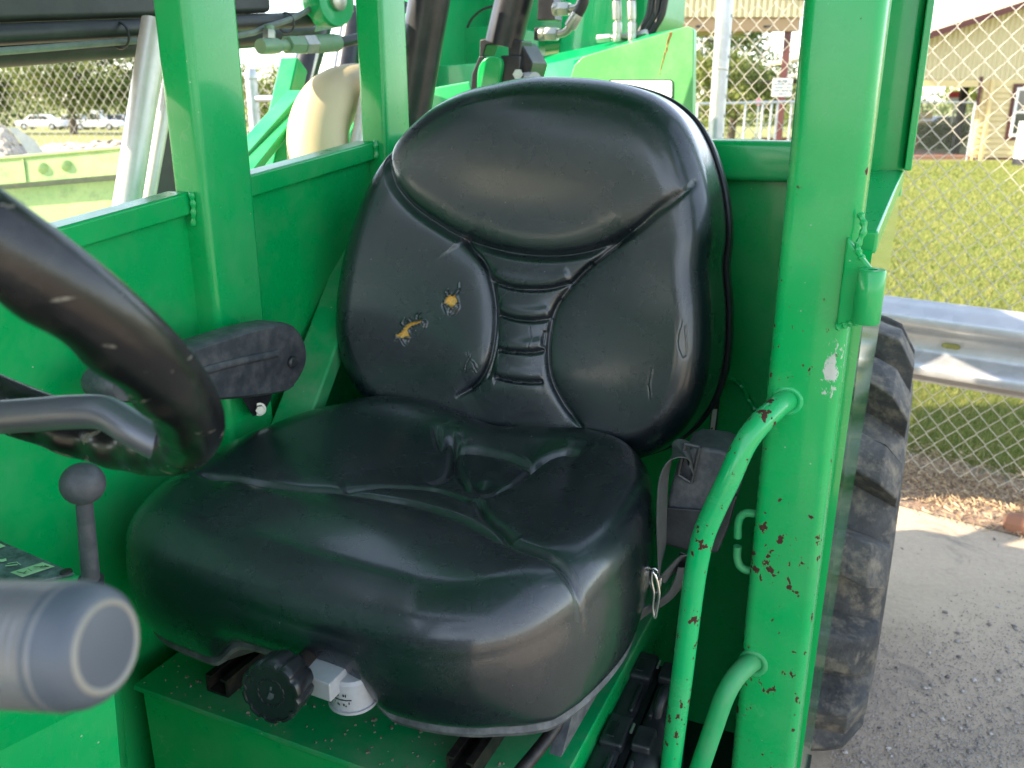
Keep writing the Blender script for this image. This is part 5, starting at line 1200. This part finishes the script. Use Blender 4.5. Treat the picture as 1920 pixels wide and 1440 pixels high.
for off, k in offs:
    frontness = np.clip(-(oo[:, 1]-CC[1])/.28, -1, 1)
    q = oo+Nc*(off*sgc)[..., None] if np.ndim(off) else oo+Nc*off*sgc
    q = q+np.c_[np.zeros(NC_), -np.clip(frontness, 0, 1)*(-.022)*(1-k)**2]      # front face rakes back underneath
    hz = hem(oo[:, 0], oo[:, 1]); wall.append(np.c_[q, hz+(edge_z-hz)*k])
wall = np.array(wall); rows = []
# refine the wall so that it shades smoothly
for i in range(len(wall)-1):
    p0 = wall[max(i-1, 0)]; p1 = wall[i]; p2 = wall[i+1]; p3 = wall[min(i+2, len(wall)-1)] if i+2 < len(wall) else top3[0]
    for j in range(4):
        t = j/4; rows.append(.5*(2*p1+(-p0+p2)*t+(2*p0-5*p1+4*p2-p3)*t*t+(-p0+3*p1-3*p2+p3)*t**3))
rows.append(wall[-1]); rows = np.array(rows)
Pc = np.concatenate([rows, top3], 0)
Vc, Fc = ringmesh(Pc, np.array([CC[0], CC[1], Hc[-1].mean()]))
cu = obj('seat_cushion', (Vc, Fc), M['leather'], ST, sharp=None, fixn=False)
attr(cu, 'foam', np.zeros(len(Vc))); attr(cu, 'wear', np.r_[np.zeros(len(rows)*NC_), wr.ravel()*.38, 0])
# dusty trim strip under the cushion on the door side and the pan below it
def lower_ring(off, z, k=5, par=1.0):
    q = oo[::k]+Nc[::k]*off*sgc; fr = np.clip(-(oo[::k, 1]-CC[1])/.28, 0, 1); q = q+np.c_[np.zeros(len(q)), fr*.022]
    return np.c_[q, np.full(len(q), 0.0)+hem(oo[::k, 0], oo[::k, 1])+z]
rr = np.array([lower_ring(-.016, .004), lower_ring(-.006, .001), lower_ring(-.003, -.006), lower_ring(-.006, -.012), lower_ring(-.022, -.014)])
obj('trim_strip', ringmesh(rr, np.array([CC[0], CC[1], .855])), M['gasket'], ST, sharp=30)
obj('seat_pan', join([box(CC[0]-.20, CC[0]+.20, CC[1]-.10, CC[1]+.24, .80, .86)]), M['rust_black'], ST, bevel=.01)
# suspension: sides and bellows
obj('suspension_base', box(CC[0]-.20, CC[0]+.165, CC[1]-.06, CC[1]+.22, .776, .80), M['rust_black'], ST, bevel=.006)
rl = smooth_path([(-.315, .70, .800), (-.300, .78, .812), (-.292, .90, .826), (-.290, 1.0, .834), (-.30, 1.12, .84)], 6)
obj('fore_aft_bar', tube(rl, .0075, 12), M['rust_black'], ST)
obj('bellows', prism([(.76, .790), (.80, .83), (.86, .858), (1.05, .858), (1.10, .82), (1.05, .785)], lambda p: (-.300, p[0], p[1]), lambda p: (-.285, p[0], p[1])), M['gasket'], ST)
# weight knob with ribbed edge
kc = at(509, 1298, u=.568); kd = kc*0+np.array([.13, -1, .10]); kd /= np.linalg.norm(kd)
ks = lambda t: 1-.075*np.clip(np.cos(t*10)*2.2-.9, 0, 1)
kn = obj('weight_knob', lathe([(-.036, .024), (-.030, .031), (-.006, .0335), (0, .0338), (.0035, .0322), (.0040, .0295), (.0022, .0290), (.0016, .0160), (.0026, .0155), (.0026, .0145), (.0012, .0140), (.0012, .001)], kc, kd, 120, sc=ks), M['knob'], ST, sharp=50)
fa, fb_, fd = frame(kd)
def kq(x, y): return kc-fa*x+fb_*y+kd*.0013
obj('knob_emblem', join([prism([(-.002, .007), (.0005, .0072), (.001, .003), (-.001, .003)], lambda p: kq(*p), lambda p: kq(*p)+kd*.0006), prism([(-.004, -.001), (.001, .001), (.003, -.004), (.005, -.007), (0, -.008), (-.003, -.005)], lambda p: kq(*p), lambda p: kq(*p)+kd*.0006)]), M['plastic_grey'], kn)
obj('knob_shaft', cyl(kc-kd*.035, kc-kd*.10, .010, 16), M['rust_black'], kn)
# white weight indicator
ia = [at(x, y, u=.612) for x, y in ((535, 1252), (618, 1284), (620, 1318), (548, 1292))]
ib = [p+np.array([0, .05, 0]) for p in ia]
ind = obj('weight_indicator', hexa(ia+ib), M['white_plastic'], ST, bevel=.002)
dc = at(660, 1270, u=.652); dr = .024
def dial(z0, z1, r0, r1, a0=-175, a1=20):
    V = []; n = 26
    for z, r_ in ((z0, .001), (z0, r0), (z1, r1), (z1, .001)):
        for i in range(n):
            a = R(a0+(a1-a0)*i/(n-1)); V.append((dc[0]+r_*math.cos(a), dc[1]+r_*math.sin(a)*1.0, z))
    F = [(i*n+k, i*n+k+1, (i+1)*n+k+1, (i+1)*n+k) for i in range(3) for k in range(n-1)]
    return np.array(V), F
zt, zb = at(655, 1296, u=.625)[2], at(655, 1346, u=.625)[2]
obj('dial_drum', dial(zt, zb+.003, dr, dr*1.02), M['white_plastic'], ind)
obj('dial_base', dial(zb+.003, zb, dr*1.12, dr*1.12), M['white_plastic'], ind)
obj('dial_cap', dial(zt+.004, zt, dr*.93, dr*1.03), M['white_plastic'], ind)
def dmark(a0, a1, z0, z1, nm='dial_marking'):
    V = []; n = 6
    for z in (z0, z1):
        for i in range(n):
            a = R(a0+(a1-a0)*i/(n-1)); V.append((dc[0]+dr*1.028*math.cos(a), dc[1]+dr*1.028*math.sin(a), z))
    return np.array(V), [(k, k+1, n+k+1, n+k) for k in range(n-1)]
zm = (zt+zb)/2
obj('dial_slot', dmark(-128, -58, zm-.0006, zm+.0009), M['ink'], ind)
mk = [dmark(a, a+w__, zm+dz, zm+dz+h_) for a, w__, dz, h_ in ((-124, 2, .004, .004), (-110, 2, .004, .004), (-98, 3, .0045, .003), (-94, 3, .004, .0035), (-80, 4, .0045, .003), (-74, 3, .004, .0035), (-118, 4, -.006, .001), (-104, 2, -.005, .002), (-96, 3, -.007, .0025), (-92, 3, -.0075, .0025), (-80, 4, -.007, .003), (-74, 3, -.008, .002), (-66, 3, -.005, .003))]
obj('dial_print', join(mk), M['ink'], ind)
# seat belt retractor, webbing and ring on the door side
rp_ = [(1250, 958), (1262, 900), (1288, 842), (1330, 838), (1386, 860), (1398, 900), (1352, 1036), (1290, 1040), (1246, 1030)]
U0 = 1.03
rb = prism([tuple(p) for p in [(1252, 935), (1268, 872), (1282, 846), (1300, 838), (1352, 844), (1386, 862), (1392, 905), (1362, 985), (1346, 1034), (1290, 1030), (1246, 1018)]], lambda p: at(p[0], p[1], u=U0), lambda p: at(p[0], p[1], u=U0)+np.array([-.004, .075, .0]))
ret = obj('belt_retractor', rb, M['plastic_grey'], ST, bevel=.006)
obj('retractor_cover', prism([tuple(p) for p in [(1250, 950), (1346, 958), (1384, 925), (1368, 985), (1346, 1036), (1288, 1032), (1244, 1020)]], lambda p: at(p[0], p[1], u=U0-.006), lambda p: at(p[0], p[1], u=U0+.004)), M['plastic'], ret, bevel=.003)
sl0 = [at(1284, 832, u=U0-.012), at(1312, 838, u=U0-.012), at(1296, 905, u=U0-.012), at(1272, 890, u=U0-.012)]
for i in range(4): 
    obj('slot_frame', cyl(sl0[i], sl0[(i+1) % 4], .0028, 8), M['plastic'], ret)
def ribbon(pts, wvec, wd, t=.0014):
    P = smooth_path(pts, 8); T_ = np.gradient(P, axis=0); T_ /= np.linalg.norm(T_, axis=1)[:, None]; V = []
    wv = np.array([np.asarray(smooth_path(wvec, 8)[i]) if len(wvec) > 1 else wvec[0] for i in range(len(P))], float)
    for p, q, tt in zip(P, wv, T_):
        q = q-tt*np.dot(q, tt); q /= np.linalg.norm(q); n_ = np.cross(q, tt)
        for a, b_ in ((-.5, -.5), (.5, -.5), (.5, .5), (-.5, .5)): V.append(p+q*a*wd+n_*b_*t)
    m = len(P); F = [(i*4+k, i*4+(k+1) % 4, (i+1)*4+(k+1) % 4, (i+1)*4+k) for i in range(m-1) for k in range(4)]+[(0, 1, 2, 3), (m*4-4, m*4-3, m*4-2, m*4-1)]
    return np.array(V), F
bp = [at(1302, 878, u=U0+.02), at(1296, 858, u=U0-.004), at(1278, 847, u=U0-.018), at(1258, 860, u=U0-.026), at(1246, 890, u=U0-.030), at(1242, 930, u=U0-.032), at(1241, 980, u=U0-.034), at(1241, 1030, u=U0-.036), at(1238, 1068, u=U0-.038)]
wvs = [CAMV(.15, .8, -.9), CAMV(.2, .7, -.9), CAMV(.3, .45, -.9), CAMV(.4, .25, -.9), CAMV(.42, .1, -.9), CAMV(.42, 0, -.9), CAMV(.42, 0, -.9), CAMV(.36, 0, -.9), CAMV(.2, 0, -.9)]
blt = obj('seat_belt', ribbon(bp, wvs, .044), M['web'], ST, sharp=60)
bp2 = [at(1240, 1090, u=U0-.04), at(1262, 1066, u=U0-.03), at(1280, 1050, u=U0-.02), at(1276, 1080, u=U0-.02), at(1262, 1110, u=U0-.02), at(1240, 1130, u=U0-.03), at(1205, 1150, u=U0-.05), at(1170, 1180, u=U0-.08)]
obj('belt_tail', ribbon(bp2, [CAMV(-.5, .3, .8)], .028), M['web'], blt, sharp=60)
rp = [at(x, y, u=U0-.05) for x, y in ((1224, 1072), (1232, 1088), (1236, 1115), (1232, 1142), (1228, 1158), (1224, 1140), (1226, 1112), (1222, 1090))]
obj('buckle_ring', tube(smooth_path(rp, 6, closed=True), .0022, 10, closed=True), M['chrome_ring'], blt)
rp = [at(x, y, u=U0-.045) for x, y in ((1218, 1075), (1222, 1066), (1232, 1068), (1238, 1082), (1236, 1104), (1228, 1112), (1220, 1096))]
obj('buckle_ring', tube(smooth_path(rp, 6, closed=True), .0022, 10, closed=True), M['chrome_ring'], blt)

# ------------------------------------------------------------------ black moulded case beside the pedestal
CS = thing('tool_case', (-.205, .98, .60), 'black moulded plastic tool case wedged beside the seat pedestal behind the grab handle', 'case')
def along(f, x, z): return np.array([-.268+x, .80+f, z])
cl0, cl1 = at(1085, 1440, z=.70), at(1195, 1205, z=.70)
cdir = cl1-cl0; clen = np.linalg.norm(cdir); cdir /= clen; cup = np.array([0, 0, 1.]); cx = np.array([cdir[1], -cdir[0], 0]); cwd = .088
def cpt(f, x, z): return cl0+cdir*f+cx*x+cup*z
def cbox(f0, f1, x0, x1, z0, z1): return hexa([cpt(f0, x0, z0), cpt(f1, x0, z0), cpt(f1, x1, z0), cpt(f0, x1, z0), cpt(f0, x0, z1), cpt(f1, x0, z1), cpt(f1, x1, z1), cpt(f0, x1, z1)])
obj('case_half', cbox(-.12, clen-.006, 0, cwd*.47, -.30, -.004), M['plastic'], CS, bevel=.016)
obj('case_half', cbox(-.12, clen-.01, cwd*.53, cwd, -.30, -.006), M['plastic'], CS, bevel=.016)
obj('case_seam', cbox(-.11, clen-.03, cwd*.45, cwd*.55, -.29, -.010), M['shell'], CS)
for f0 in (.055, .205):
    lt = obj('latch', cbox(f0, f0+.062, .008, cwd*.46, -.03, .003), M['plastic'], CS, bevel=.005)
    obj('latch_recess', cbox(f0+.012, f0+.044, .014, cwd*.30, -.004, .0045), M['knob'], lt, bevel=.002)
    obj('latch_tab', cbox(f0+.008, f0+.05, cwd*.56, cwd*.86, -.01, .004), M['plastic'], lt, bevel=.004)
    obj('latch_pin', cyl(cpt(f0+.03, cwd*.50, .002), cpt(f0+.048, cwd*.50, .002), .002, 8), M['zinc'], lt)
for f0, f1 in ((-.10, .04), (.13, .19)):
    obj('case_rib', cbox(f0, f1, cwd*.32, cwd*.40, -.01, .002), M['plastic'], CS, bevel=.003)
    obj('case_rib', cbox(f0, f1, cwd*.62, cwd*.70, -.01, .001), M['plastic'], CS, bevel=.003)
hn = smooth_path([cpt(.14, cwd*.75, -.01), cpt(.150, cwd*.78, .012), cpt(.175, cwd*.80, .014), cpt(.19, cwd*.78, -.008)], 6)
obj('case_handle', tube(hn, .007, 12), M['plastic'], CS)
